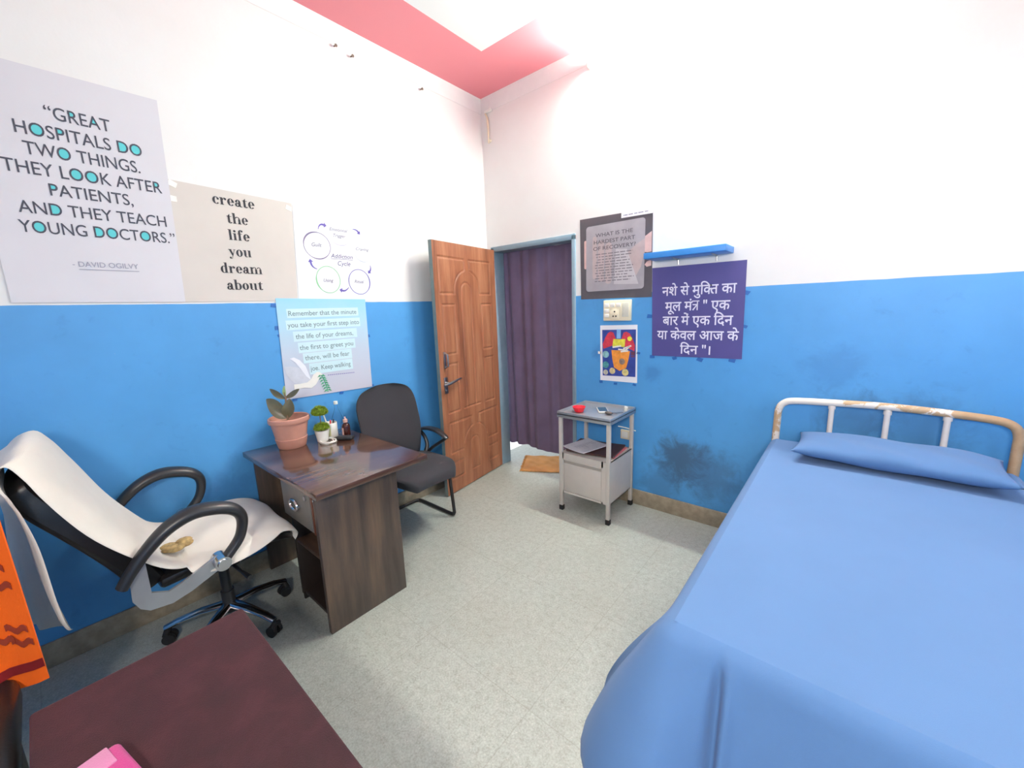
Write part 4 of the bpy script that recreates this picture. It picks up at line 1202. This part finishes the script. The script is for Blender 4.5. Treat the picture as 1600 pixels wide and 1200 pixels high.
tp = thing('topiary_plant', 'small two-tier green topiary in a white pot', 'plant', (.212, -1.752, ZT + .0002))
c = (.212, -1.752, ZT + .0002)
b = MB(); b.lathe([(0, 0), (.028, 0), (.030, .002), (.040, .066), (.041, .070), (.038, .070), (.036, .064), (0, .062)], c, 28); b.build('pot', 'wht_pl', tp)
b = MB(); b.cyl((c[0], c[1], c[2] + .06), (c[0], c[1], c[2] + .165), .003, 8); b.build('stem', 'stem', tp)
def tuft(cz, rx, rz, n):
    b = MB()
    for v in b.ball((c[0], c[1], c[2] + cz), rx * .86, rx * .86, rz * .8, 3): v.co.z = max(v.co.z, c[2] + cz - rz * .4)
    for i in range(n):
        a = random.uniform(0, 2 * PI); e = math.asin(random.uniform(-.35, 1))
        p = Vector((c[0] + rx * .8 * math.cos(a) * math.cos(e), c[1] + rx * .8 * math.sin(a) * math.cos(e), c[2] + cz + rz * .8 * math.sin(e)))
        d = Vector((math.cos(a) * math.cos(e), math.sin(a) * math.cos(e), math.sin(e) + .1)).normalized()
        q = p + d * random.uniform(.008, .016); s = d.cross(Vector((random.random(), random.random(), random.random()))).normalized() * .0032
        v = [b.bm.verts.new(x) for x in (p + s, p - s, q)]; b.bm.faces.new(v)
    b.build('foliage', 'topiary', tp, smooth=0)
tuft(.085, .044, .028, 700); tuft(.180, .047, .038, 900)

pc_ = thing('pen_mug', 'white mug of pens behind the topiary on the desk', 'mug', (.160, -1.672, ZT + .0002))
c = (.160, -1.672, ZT + .0002)
b = MB(); b.lathe([(0, 0), (.037, 0), (.038, .002), (.0385, .088), (.0375, .09), (.035, .088), (.034, .006), (0, .005)], c, 28); b.build('cup', 'wht_pl', pc_)
b = MB()
for k in range(3):
    a = 5.2 + k * .22
    b.poly([Vector((c[0] + .0391 * math.cos(a + q), c[1] + .0391 * math.sin(a + q), c[2] + z)) for q, z in ((0, .012), (.14, .012), (.14, .075), (0, .075))])
b.build('printed_band', mat('yellow_green_print', srgb(206, 206, 130), .5, var=.2), pc_, smooth=0)
for (dx, dy, tx, ty, h_, m_) in [(-.01, 0, -.03, -.025, .15, 'wht_pl'), (.006, .01, .0, .022, .105, 'black_pl'), (0, -.008, .028, -.01, .11, 'red_pl')]:
    b = MB(); b.cyl((c[0] + dx, c[1] + dy, c[2] + .007), (c[0] + tx, c[1] + ty, c[2] + h_), .0042, 8); b.build('pen', m_, pc_)
gb = thing('glass_bottle', 'clear empty bottle behind the brown bottle on the desk', 'bottle', (.110, -1.600, ZT + .0002))
c = (.110, -1.600, ZT + .0002)
b = MB(); b.lathe([(0, 0), (.034, 0), (.036, .003), (.036, .085), (.030, .105), (.013, .150), (.011, .165), (.011, .185), (.009, .185), (.009, .165), (.011, .15), (.028, .104), (.034, .084), (.034, .006), (0, .005)], c, 28); b.build('body', 'glass', gb)
b = MB(); b.lathe([(0, .186), (.0125, .186), (.0125, .205), (0, .206)], c, 16); b.build('cap', 'wht_pl', gb)
bb = thing('medicine_bottle', 'small dark brown bottle with a pale label on the desk', 'bottle', (.255, -1.622, ZT + .0002))
c = (.255, -1.622, ZT + .0002)
b = MB(); b.lathe([(0, 0), (.022, 0), (.024, .003), (.024, .070), (.020, .082), (.012, .088), (.011, .094), (0, .094)], c, 24); b.build('body', 'brown_glass', bb)
b = MB(); b.lathe([(0, .094), (.0135, .094), (.0135, .112), (.006, .114), (.004, .128), (0, .128)], c, 18); b.build('cap', 'label', bb)
b = MB(); n = 12
for i in range(n):
    a0, a1 = -2.6 + 1.5 * i / n, -2.6 + 1.5 * (i + 1) / n
    b.poly([Vector((c[0] + .0244 * math.cos(a), c[1] + .0244 * math.sin(a), c[2] + z)) for a, z in ((a0, .012), (a1, .012), (a1, .062), (a0, .062))])
b.build('label', 'label', bb)
b = MB()
pts = []
for i in range(90):
    a = i / 90 * 2 * PI * 3; r_ = .050 + .010 * math.sin(i * .31)
    pts.append((.245 + r_ * 1.15 * math.cos(a) , -1.742 + r_ * .75 * math.sin(a), ZT + .004 + .0025 * (i // 30) + .002 * math.sin(i * .7) ** 2))
b.sweep(lerp_path(pts, 260), .0026, 6)
o = b.build('coiled_cable', 'wht_pl'); tag(o, 'thin white coiled cable lying before the white topiary pot', 'cable')
b = MB(); b.box(-.05, .05, -.022, .022, 0, .024, .009, 3, Matrix.Translation((.300, -1.655, ZT + .0003)) @ Matrix.Rotation(math.radians(40), 4, 'Z'))
o = b.build('black_case', 'black_pl'); tag(o, 'small black case beside the brown bottle on the desk', 'case')

# ------------------------------------------------------------------ visitor chair (back to the left wall)
vc = thing('visitor_chair', 'charcoal fabric cantilever chair between desk and door', 'chair', (.33, -1.215, 0))
CY = -1.222
b = MB()
def vback(s, t):
    # s: along y, t: height; outline is a rounded shield
    z = .44 + t * .565
    hw = (.190 + .052 * math.sin(min(1, t * 1.9) * PI / 2)) * (1 if t < .66 else max(.03, 1 - ((t - .66) / .343) ** 2.8) ** (1 / 3.0))
    y = CY + (s - .5) * 2 * hw
    x = .150 - .085 * t + .012 * math.sin(t * PI * 1.6) + .028 * (2 * s - 1) ** 2
    return Vector((x, y, z))
b.shell(vback, 28, 28, lambda s, t: Vector((-.012 - .032 * (1 - (2 * s - 1) ** 4) * math.sin(PI * min(1, .08 + t)), 0, -.004)))
b.build('backrest', 'char_fab', vc, smooth=70, sub=1)
b = MB()
def vseat(s, t):
    x = .125 + s * .485
    hw = .240 - .085 * max(0, (s - .66) / .34) ** 2.6 - .03 * max(0, (.2 - s) / .2) ** 2
    y = CY + (t - .5) * 2 * hw
    z = .470 + .012 * math.sin(s * PI) - .035 * max(0, (s - .78) / .22) ** 2 - .012 * abs(2 * t - 1) ** 4
    return Vector((x, y, z))
b.shell(vseat, 24, 20, lambda s, t: Vector((0, 0, -.056 - .022 * (1 - (2 * t - 1) ** 4) * (1 - max(0, (s - .8) / .2) ** 2))))
b.build('seat', 'char_fab', vc, smooth=70, sub=1)
for sg in (1, -1):
    ya = CY + sg * .265
    b = MB()
    P = lerp_path([(.045, ya, .582), (.10, ya, .610), (.20, ya, .634), (.30, ya, .634), (.385, ya, .606), (.415, ya, .590)], 20)
    b.sweep(P, [.012 + .012 * math.sin(PI * min(1, (i + 1) / 21)) for i in range(21)], 10, prof=(1.25, .62), up=(0, 0, 1))
    b.sweep(lerp_path([(.095, ya, .598), (.15, ya, .56), (.175, ya, .50), (.18, ya - sg * .02, .448)], 10), [.016, .015, .015, .015, .015, .016, .016, .017, .018, .02, .022], 10, prof=(.9, .9))
    b.sweep(lerp_path([(.405, ya, .592), (.33, ya, .545), (.255, ya, .500), (.20, ya - sg * .01, .455)], 10), .012, 10)
    b.build('armrest', 'black_pl', vc)
    b = MB()
    P = lerp_path([(.15, CY + sg * .235, .425), (.38, CY + sg * .237, .425), (.425, CY + sg * .240, .405), (.437, CY + sg * .242, .36), (.465, CY + sg * .244, .07), (.463, CY + sg * .244, .03), (.43, CY + sg * .244, .0135), (.20, CY + sg * .244, .0135), (.075, CY + sg * .244, .0135), (.045, CY + sg * .225, .0135), (.040, CY + sg * .18, .0135), (.040, CY, .0135)], 70)
    b.sweep(P, .0125, 12)
    b.build('leg_frame', mat('black_tube_enamel', srgb(34, 30, 30), .35, var=.06), vc)
    b = MB(); b.cyl((.43, CY + sg * .225, .398), (.445, CY + sg * .262, .392), .011, 12); b.cyl((.435, CY + sg * .244, .38), (.437, CY + sg * .244, .345), .0155, 12); b.build('bolt', 'chrome', vc)

# ------------------------------------------------------------------ office chair
oc = thing('office_chair', 'black reclined swivel office chair covered with a cream towel', 'chair', (.38, -2.37, 0))
CX = .385
b = MB()
BK = [(-2.600, .500), (-2.645, .620), (-2.705, .735), (-2.765, .830), (-2.828, .920), (-2.862, .990), (-2.868, 1.035)]
BS = lerp_path(BK, 24)
def oback(s, t):
    i = t * 24; k = min(int(i), 23); f = i - k
    y = BS[k][0] * (1 - f) + BS[k + 1][0] * f; z = BS[k][1] * (1 - f) + BS[k + 1][1] * f
    hw = .225 + .022 * math.sin(PI * min(1, t * 1.3)) - (.0 if t < .8 else .10 * ((t - .8) / .2) ** 2.4)
    x = CX + (s - .5) * 2 * hw
    return Vector((x, y + .012 * (2 * s - 1) ** 2 - .10 * (x - CX) * t, z))
b.shell(oback, 20, 24, lambda s, t: Vector((0, -.9, -.40)) * (.095 + .01 * (1 - (2 * s - 1) ** 4)) * (1 - .5 * t ** 2))
b.build('backrest', 'black_leather', oc, smooth=70, sub=1)
b = MB()
def oseat(s, t):
    y = -2.620 + s * .500
    hw = .262 - .04 * max(0, (s - .75) / .25) ** 2.2
    x = CX + (t - .5) * 2 * hw
    z = .505 + .012 * math.sin(s * PI) - .045 * max(0, (s - .72) / .28) ** 2 + .012 * (2 * t - 1) ** 2
    return Vector((x, y, z))
b.shell(oseat, 20, 18, lambda s, t: Vector((0, 0, -.035 - .045 * (1 - (2 * t - 1) ** 4) * (1 - .6 * max(0, (s - .7) / .3) ** 2))))
b.build('seat', 'black_leather', oc, smooth=70, sub=1)
ARM = [(-2.725, .570), (-2.695, .615), (-2.645, .675), (-2.575, .735), (-2.494, .764), (-2.412, .750), (-2.358, .718), (-2.338, .669), (-2.355, .598), (-2.398, .545), (-2.435, .512)]
for sg in (1, -1):
    xa = CX + sg * .318
    b = MB(); P = lerp_path([(xa, y, z) for y, z in ARM], 60)
    R_ = [.022 + .010 * math.exp(-((i - 26) / 14.0) ** 2) for i in range(61)]
    b.sweep(P, R_, 14, prof=(1.15, .85), up=None)
    b.build('armrest', 'black_pl', oc)
    b = MB(); xb = CX + sg * .305
    prof = [(-2.652, .628), (-2.700, .610), (-2.706, .500), (-2.690, .462), (-2.665, .440), (-2.600, .430), (-2.540, .445), (-2.425, .492), (-2.410, .520), (-2.440, .548), (-2.560, .496), (-2.605, .482), (-2.652, .506)]
    b.prism([(xb - .006, y, z) for y, z in prof], (.012, 0, 0))
    b.build('arm_bracket', 'alu', oc, smooth=25)
    b = MB(); b.cyl((xb - sg * .03, -2.432, .520), (xb + sg * .044, -2.432, .520), .029, 24); b.cyl((xb + sg * .044, -2.432, .520), (xb + sg * .050, -2.432, .520), .020, 24); b.build('arm_knob', 'chrome', oc)
HBX, HBY = .38, -2.37
b = MB(); b.box(HBX - .10, HBX + .10, HBY - .12, HBY + .10, .385, .415, .006); b.box(HBX - .05, HBX + .05, HBY - .06, HBY + .06, .33, .39, .008)
b.sweep([(HBX + .05, HBY + .02, .36), (HBX + .15, HBY + .035, .345), (HBX + .24, HBY + .045, .345)], [.008, .007, .012], 8)
b.build('tilt_mechanism', 'black_pl', oc)
b = MB(); b.cyl((HBX, HBY, .09), (HBX, HBY, .20), .028, 20); b.cyl((HBX, HBY, .20), (HBX, HBY, .34), .022, 20); b.build('gas_column', 'black_pl', oc)
for k in range(5):
    a = math.radians(25 + 72 * k); d = Vector((math.cos(a), math.sin(a), 0)); w = Vector((-math.sin(a), math.cos(a), 0))
    hub = Vector((HBX, HBY, 0))
    b = MB()
    b.sweep([hub + d * .015 + Vector((0, 0, .125)), hub + d * .12 + Vector((0, 0, .118)), hub + d * .21 + Vector((0, 0, .098)), hub + d * .265 + Vector((0, 0, .078))], [.026, .022, .019, .017], 12, prof=(1, .75), up=(0, 0, 1))
    lg = b.build('base_arm', 'chrome', oc)
    b = MB(); c = hub + d * .262
    for s in (-1, 1):
        b.cyl(c + w * (s * .008) + Vector((0, 0, .026)) - d * .008, c + w * (s * .024) + Vector((0, 0, .026)) - d * .008, .026, 20)
    b.cyl(c + Vector((0, 0, .03)), c + Vector((0, 0, .085)), .007, 10)
    b.sweep([c + w * -.022 + Vector((0, 0, .048)), c + Vector((0, 0, .060)), c + w * .022 + Vector((0, 0, .048))], .013, 10)
    b.build('castor', 'black_rubber', lg)

# towel draped over the office chair: tail behind, over the back, down and along the seat
TW = [(-2.915, .405, .36, .62), (-2.915, .47, .34, .645), (-2.918, .58, .33, .66), (-2.922, .70, .31, .67), (-2.925, .82, .27, .675), (-2.930, .93, .20, .68), (-2.932, .985, .14, .685), (-2.920, 1.040, .13, .682),
      (-2.885, 1.085, .13, .675), (-2.845, 1.090, .125, .675), (-2.812, 1.045, .12, .680), (-2.788, .982, .12, .685), (-2.755, .900, .115, .685), (-2.705, .790, .115, .685), (-2.645, .680, .115, .680), (-2.590, .590, .115, .672), (-2.545, .545, .115, .665), (-2.505, .532, .115, .660),
      (-2.440, .532, .105, .675), (-2.330, .536, .105, .685), (-2.230, .532, .110, .675), (-2.165, .518, .12, .66), (-2.128, .496, .125, .65), (-2.112, .466, .13, .64), (-2.120, .444, .135, .635)]
TS = lerp_path(TW, 90)
b = MB()
def towel(s, t):
    y, z, x0, x1 = TS[min(90, int(round(s * 90)))]
    x = x0 + (x1 - x0) * t
    e = abs(2 * t - 1)
    if s < .30:          # hanging tail folds
        k = (.30 - s) / .30
        y += ((t - .45) * .120 + .012 * math.sin(t * 11 + s * 6)) * k ** .5
        z += .05 * t * max(0, (.06 - s) / .06) - .0
    if .25 < s < .68:      # sides wrap round the back
        k = math.sin(PI * (s - .25) / .43)
        y -= .035 * k * e ** 5 + .10 * (x - .385) * k; z -= .020 * k * e ** 5
    if s >= .68:
        z += -.014 * e ** 4 + .005 * math.sin(t * 11 + s * 20) * (s - .66)
        z += .013; z -= .045 * max(0, (t - .93) / .07) * math.sin(PI * min(1, (s - .66) / .2)); x += .035 * max(0, (t - .85) / .15) * math.sin(PI * min(1, (s - .66) / .2))
    return Vector((x + .006 * math.sin(s * 31), y + .003 * math.sin(s * 40 + t * 8), z + .003 * math.sin(t * 13 + s * 17)))
b.shell(towel, 90, 30, lambda s, t: Vector((0, -.006, 0)) if s < .30 else (Vector((0, .004, .006)) if s < .40 else Vector((0, .003, .006))))
o = b.build('cream_towel', 'towel', smooth=80)
tag(o, 'cream towel draped over the reclined office chair', 'towel')
b = MB()
for i in range(5):
    b.ball((.555 + .022 * math.cos(i * 1.9), -2.545 + .032 * math.sin(i * 1.9), .590 + .006 * (i % 2)), .024, .030, .014, 2)
o = b.build('crumpled_pouch', 'gold'); tag(o, 'small crumpled gold tan cloth on the towel-covered seat', 'cloth')

# ------------------------------------------------------------------ bed
bd = thing('hospital_bed', 'white chipped metal hospital bed along the doorway wall', 'bed', (2.77, -.98, 0))
HY_ = -.085; BX0, BX1 = 2.322, 3.212
b = MB()
P = lerp_path([(BX0 - .002, HY_, .02), (BX0 - .002, HY_, .50), (BX0, HY_, .80), (BX0 + .004, HY_, .885), (BX0 + .030, HY_, .925), (BX0 + .085, HY_, .940), (2.58, HY_, .949), (2.77, HY_, .955), (2.98, HY_, .950), (BX1 - .09, HY_, .941), (BX1 - .030, HY_, .925), (BX1 - .004, HY_, .885), (BX1, HY_, .80), (BX1, HY_, .50), (BX1, HY_, .02)], 110)
b.sweep(P, .0185, 14)
b.build('headboard_rail', 'iron', bd)
for x in (2.562, 2.782, 2.990):
    b = MB(); b.cyl((x, HY_, .40), (x, HY_, .945), .0125, 12); b.cyl((x, HY_, .915), (x, HY_, .934), .0165, 12); b.build('headboard_bar', mat('cream_bed_enamel', srgb(214, 204, 196), .5, var=.05), bd)
b = MB(); b.cyl((BX0, HY_, .40), (BX1, HY_, .40), .014, 12); b.build('headboard_bar', 'locker', bd)
for x in (BX0 + .02, BX1 - .02):
    b = MB(); b.box(x - .02, x + .02, -1.86, HY_, .42, .46, .003); b.build('side_rail', 'locker', bd)
for x in (BX0 + .02, BX1 - .02):
    b = MB(); b.cyl((x, -1.84, 0), (x, -1.84, .46), .018, 12); b.build('leg', 'locker', bd)
b = MB(); b.box(BX0, BX1, -1.87, HY_ - .02, .46, .475); b.build('bed_base', 'locker', bd)
b = MB(); b.box(BX0 + .005, BX1 - .005, -1.862, HY_ - .028, .475, .690, .025, 3); b.build('mattress', mat('mattress_ticking', srgb(120, 150, 190), .9), bd)
# sheet
SX0, SX1, SY0, SY1, SZ = 2.310, 3.228, -1.880, -.108, .700
b = MB()
RAD = .035
def per(u):
    """closed outline from head-left, down the left side, foot, right side to head-right; returns point, outward normal"""
    L1 = SY1 - SY0 - RAD; L2 = SX1 - SX0 - 2 * RAD; LA = RAD * PI / 2
    tot = L1 * 2 + L2 + LA * 2; q = u * tot
    if q < L1: return Vector((SX0, SY1 - q, 0)), Vector((-1, 0, 0)), 0
    q -= L1
    if q < LA:
        a = PI + q / RAD; return Vector((SX0 + RAD + RAD * math.cos(a), SY0 + RAD + RAD * math.sin(a), 0)), Vector((math.cos(a), math.sin(a), 0)), 1
    q -= LA
    if q < L2: return Vector((SX0 + RAD + q, SY0, 0)), Vector((0, -1, 0)), 2
    q -= L2
    if q < LA:
        a = 1.5 * PI + q / RAD; return Vector((SX1 - RAD + RAD * math.cos(a), SY0 + RAD + RAD * math.sin(a), 0)), Vector((math.cos(a), math.sin(a), 0)), 3
    q -= LA
    return Vector((SX1, SY0 + RAD + q, 0)), Vector((1, 0, 0)), 4
NPU = 760; NR = 26
us = [i / NPU for i in range(NPU + 1)]
LT_ = (SY1 - SY0 - RAD) * 2 + (SX1 - SX0 - 2 * RAD) + RAD * PI
UC = (SY1 - SY0 - RAD + RAD * PI / 4) / LT_; UC2 = (SY1 - SY0 - RAD + RAD * PI * .75 + SX1 - SX0 - 2 * RAD) / LT_
rings_ = []
DROP = .50
for j in range(NR + 1):
    t = j / NR
    row = []
    for u in us:
        p, n_, k = per(u)
        dl = (u - UC) * LT_; dr_ = (u - UC2) * LT_
        side = 1 if k in (0,) else 0
        # gentle outward hang, plus the corner fold that stands out
        out = .010 + (.035 if k in (1, 2, 3) else .035 - .03 * min(1, abs(min(dl, 0)) / .15)) * t + .005 * math.sin(u * 60) * t * (1 if k == 2 else 0)
        g = math.exp(-(dl / (.062 if dl < 0 else .110)) ** 2)
        g2 = math.exp(-(dr_ / .105) ** 2)
        lift = math.sin(min(1, t / .80) * PI / 2)
        out += (g + g2) * .185 * (.45 * lift + .55 * min(1, t / .80)) - (g + g2) * .11 * max(0, (t - .80) / .2) ** 1.5
        # pleat beside the corner, on the foot side
        out -= (.034 * math.exp(-((dl - .128) / .011) ** 2) - .012 * math.exp(-((dl - .152) / .014) ** 2)) * min(1, t * 5)
        drop = DROP * (1 - .25 * (0 if k in (1, 2, 3) else 1)) * t
        # rounded shoulder
        zz = SZ - drop
        if t == 0: out = 0.0
        
        row.append(Vector((p.x, p.y, zz)) + n_ * out)
    rings_.append(row)
# softened top edge
edge = [Vector((per(u)[0].x, per(u)[0].y, SZ)) for u in us]
inner = [per(u)[0] - per(u)[1] * .022 + Vector((0, 0, SZ + .012)) for u in us]
V = [[b.bm.verts.new(p) for p in row] for row in ([inner] + rings_)]
for A_, B_ in zip(V, V[1:]):
    for i in range(NPU):
        b.bm.faces.new((A_[i], A_[i + 1], B_[i + 1], B_[i]))
# top surface: strips between left and right rims
def topz(x, y):
    k = min(1, min(x - SX0, SX1 - x) / .05) if x < SX1 else 0
    return SZ + .012 + .003 * math.sin(x * 9 + y * 4) * math.sin(y * 6) 
NTX, NTY = 48, 90
x0i, x1i, y0i, y1i = SX0 + .022, SX1 - .022, SY0 + .022, SY1
TV = [[b.bm.verts.new((x0i + (x1i - x0i) * i / NTX, y0i + (y1i - y0i) * j / NTY, SZ + .012 if i in (0, NTX) or j == 0 else topz(x0i + (x1i - x0i) * i / NTX, y0i + (y1i - y0i) * j / NTY))) for j in range(NTY + 1)] for i in range(NTX + 1)]
for i in range(NTX):
    for j in range(NTY):
        b.bm.faces.new((TV[i][j], TV[i + 1][j], TV[i + 1][j + 1], TV[i][j + 1]))
o = b.build('bed_sheet', 'sheet', smooth=180)
tag(o, 'plain blue sheet spread over the hospital bed', 'sheet')
# pillow
b = MB()
PW, PD, PH = .370, .185, .047
PMX = Matrix.Translation((2.800, -.285, SZ + .023)) @ Matrix.Rotation(math.radians(-1.5), 4, 'Z')
def pillow(sgn):
    def fn(s, t):
        x, y = 2 * s - 1, 2 * t - 1
        px = PW * x * (1 - .06 * (1 - abs(x)) * 0 - .07 * (1 - y * y) * 0 + .0) * (1 - .045 * (1 - y * y) * -1 * 0)
        pinx = 1 - .05 * (1 - abs(y) ** 2) * abs(x) ** 3; piny = 1 - .10 * (1 - abs(x) ** 2) * abs(y) ** 3 * .5
        hh = ((1 - x ** 4) * (1 - y ** 4)) ** .55
        z = PH + sgn * (PH * hh * (1.0 if sgn > 0 else .95)) + sgn * .004 * hh * math.sin(x * 7 + y * 5) + (.0035 * math.sin(x * 9 + 1) * max(0, -y) * hh if sgn > 0 else 0)
        return PMX @ Vector((PW * x * pinx, PD * y * piny, z - .004))
    return fn
b.grid(pillow(1), 44, 26); b.grid(pillow(-1), 44, 26)
bmesh.ops.remove_doubles(b.bm, verts=b.bm.verts, dist=.0006)
o = b.build('pillow', 'pillow', smooth=120); tag(o, 'flat blue pillow at the head of the bed', 'pillow')

# ------------------------------------------------------------------ maroon bench, black chair and cloths at the lower left
bn = thing('velvet_bench', 'bench with a maroon velvet top in the near left corner', 'bench', (1.5, -2.70, 0))
BX0_, BX1_, BY0_, BY1_ = .968, 2.02, -2.960, -2.446
b = MB(); b.box(BX0_, BX1_, BY0_, BY1_, .385, .450, .010, 3); b.build('cushion', 'velvet', bn)
b = MB(); b.box(BX0_ + .01, BX1_ - .01, BY0_ + .01, BY1_ - .01, .335, .384, .003); b.build('apron', 'dark_lam', bn)
for x in (BX0_ + .04, BX1_ - .04):
    for y in (BY0_ + .04, BY1_ - .04):
        b = MB(); b.box(x - .02, x + .02, y - .02, y + .02, 0, .335, .003); b.build('leg', 'dark_lam', bn)
pt = thing('pink_cloth', 'fuzzy pink folded cloth on the maroon velvet bench', 'cloth', (1.38, -2.86, .4505))
b = MB(); R_ = Matrix.Translation((1.405, -2.872, .4505)) @ Matrix.Rotation(math.radians(12), 4, 'Z')
b.box(-.085, .12, -.075, .082, 0, .034, .014, 4, R_); b.build('folded_layer', 'pink', pt)
b = MB(); b.box(-.084, -.02, -.07, .060, .030, .0375, .003, 2, R_); b.build('patterned_border', 'pale_pink', pt)

bc = thing('leather_chair', 'black leatherette chair under the orange cloth', 'chair', (.90, -3.22, 0))
b = MB(); b.box(.695, 1.18, -3.46, -2.985, .335, .440, .035, 4); b.build('seat', 'black_leather', bc)
b = MB(); b.box(.605, .692, -3.44, -2.962, .36, .975, .035, 4); b.build('backrest', 'black_leather', bc)
for x in (.70, 1.14):
    for y in (-3.42, -3.03):
        b = MB(); b.cyl((x, y, 0), (x, y, .34), .014, 12); b.build('leg', 'black_pl', bc)
ot = thing('orange_cloth', 'orange cloth with dark red stripes hanging over the chair', 'cloth', (.645, -2.97, .40))
def ocl(s, t):
    # hangs down the front face of the chair back; s runs along the back, t from hem to top
    z = .392 + t * .595 + .05 * s * (1 - t) - .03 * math.sin(s * 3.1) * (1 - t)
    y = -2.926 - .012 * t - s * .40
    x = .722 - .014 * t + .010 * math.sin(s * 26 + t * 2) * (1 - .8 * t) + .02 * math.exp(-s * 18)
    return Vector((x, y, z))
def ocl2(s, t):
    return Vector((.708 - t * .115, -2.938 - s * .40, .987 + .012 * math.sin(t * PI) ))
b = MB(); b.grid(ocl, 18, 40, .005); b.grid(ocl2, 10, 20, .005); b.build('cloth', 'orange', ot, smooth=80)
b = MB()
for t0, t1 in ((.085, .135),):
    b.grid(lambda s, t: ocl(s, t0 + (t1 - t0) * t + .02 * s) + Vector((.0055, 0, 0)), 18, 3, .002)
b.build('stripe', 'red_stripe', ot, smooth=80)
MOTIF = mat('brown_red_motif', srgb(150, 52, 24), .8)
for (s0, tt) in ((.02, .22), (.03, .30), (.10, .26), (.04, .55), (.05, .65)):
    b = MB(); b.grid(lambda s, t: ocl(s0 + .10 * s, tt + .035 * t + .03 * s + .012 * math.sin(s * 9)) + Vector((.0055, 0, 0)), 8, 3, .002)
    b.build('woven_motif', MOTIF, ot, smooth=80)

# clean up helper properties
for o in bpy.data.objects:
    if '_org' in o: del o['_org']
SC.cycles.max_bounces = 10
SC.cycles.diffuse_bounces = 6
SC.cycles.caustics_reflective = False
SC.cycles.caustics_refractive = False
SC.cycles.sample_clamp_indirect = 4.0
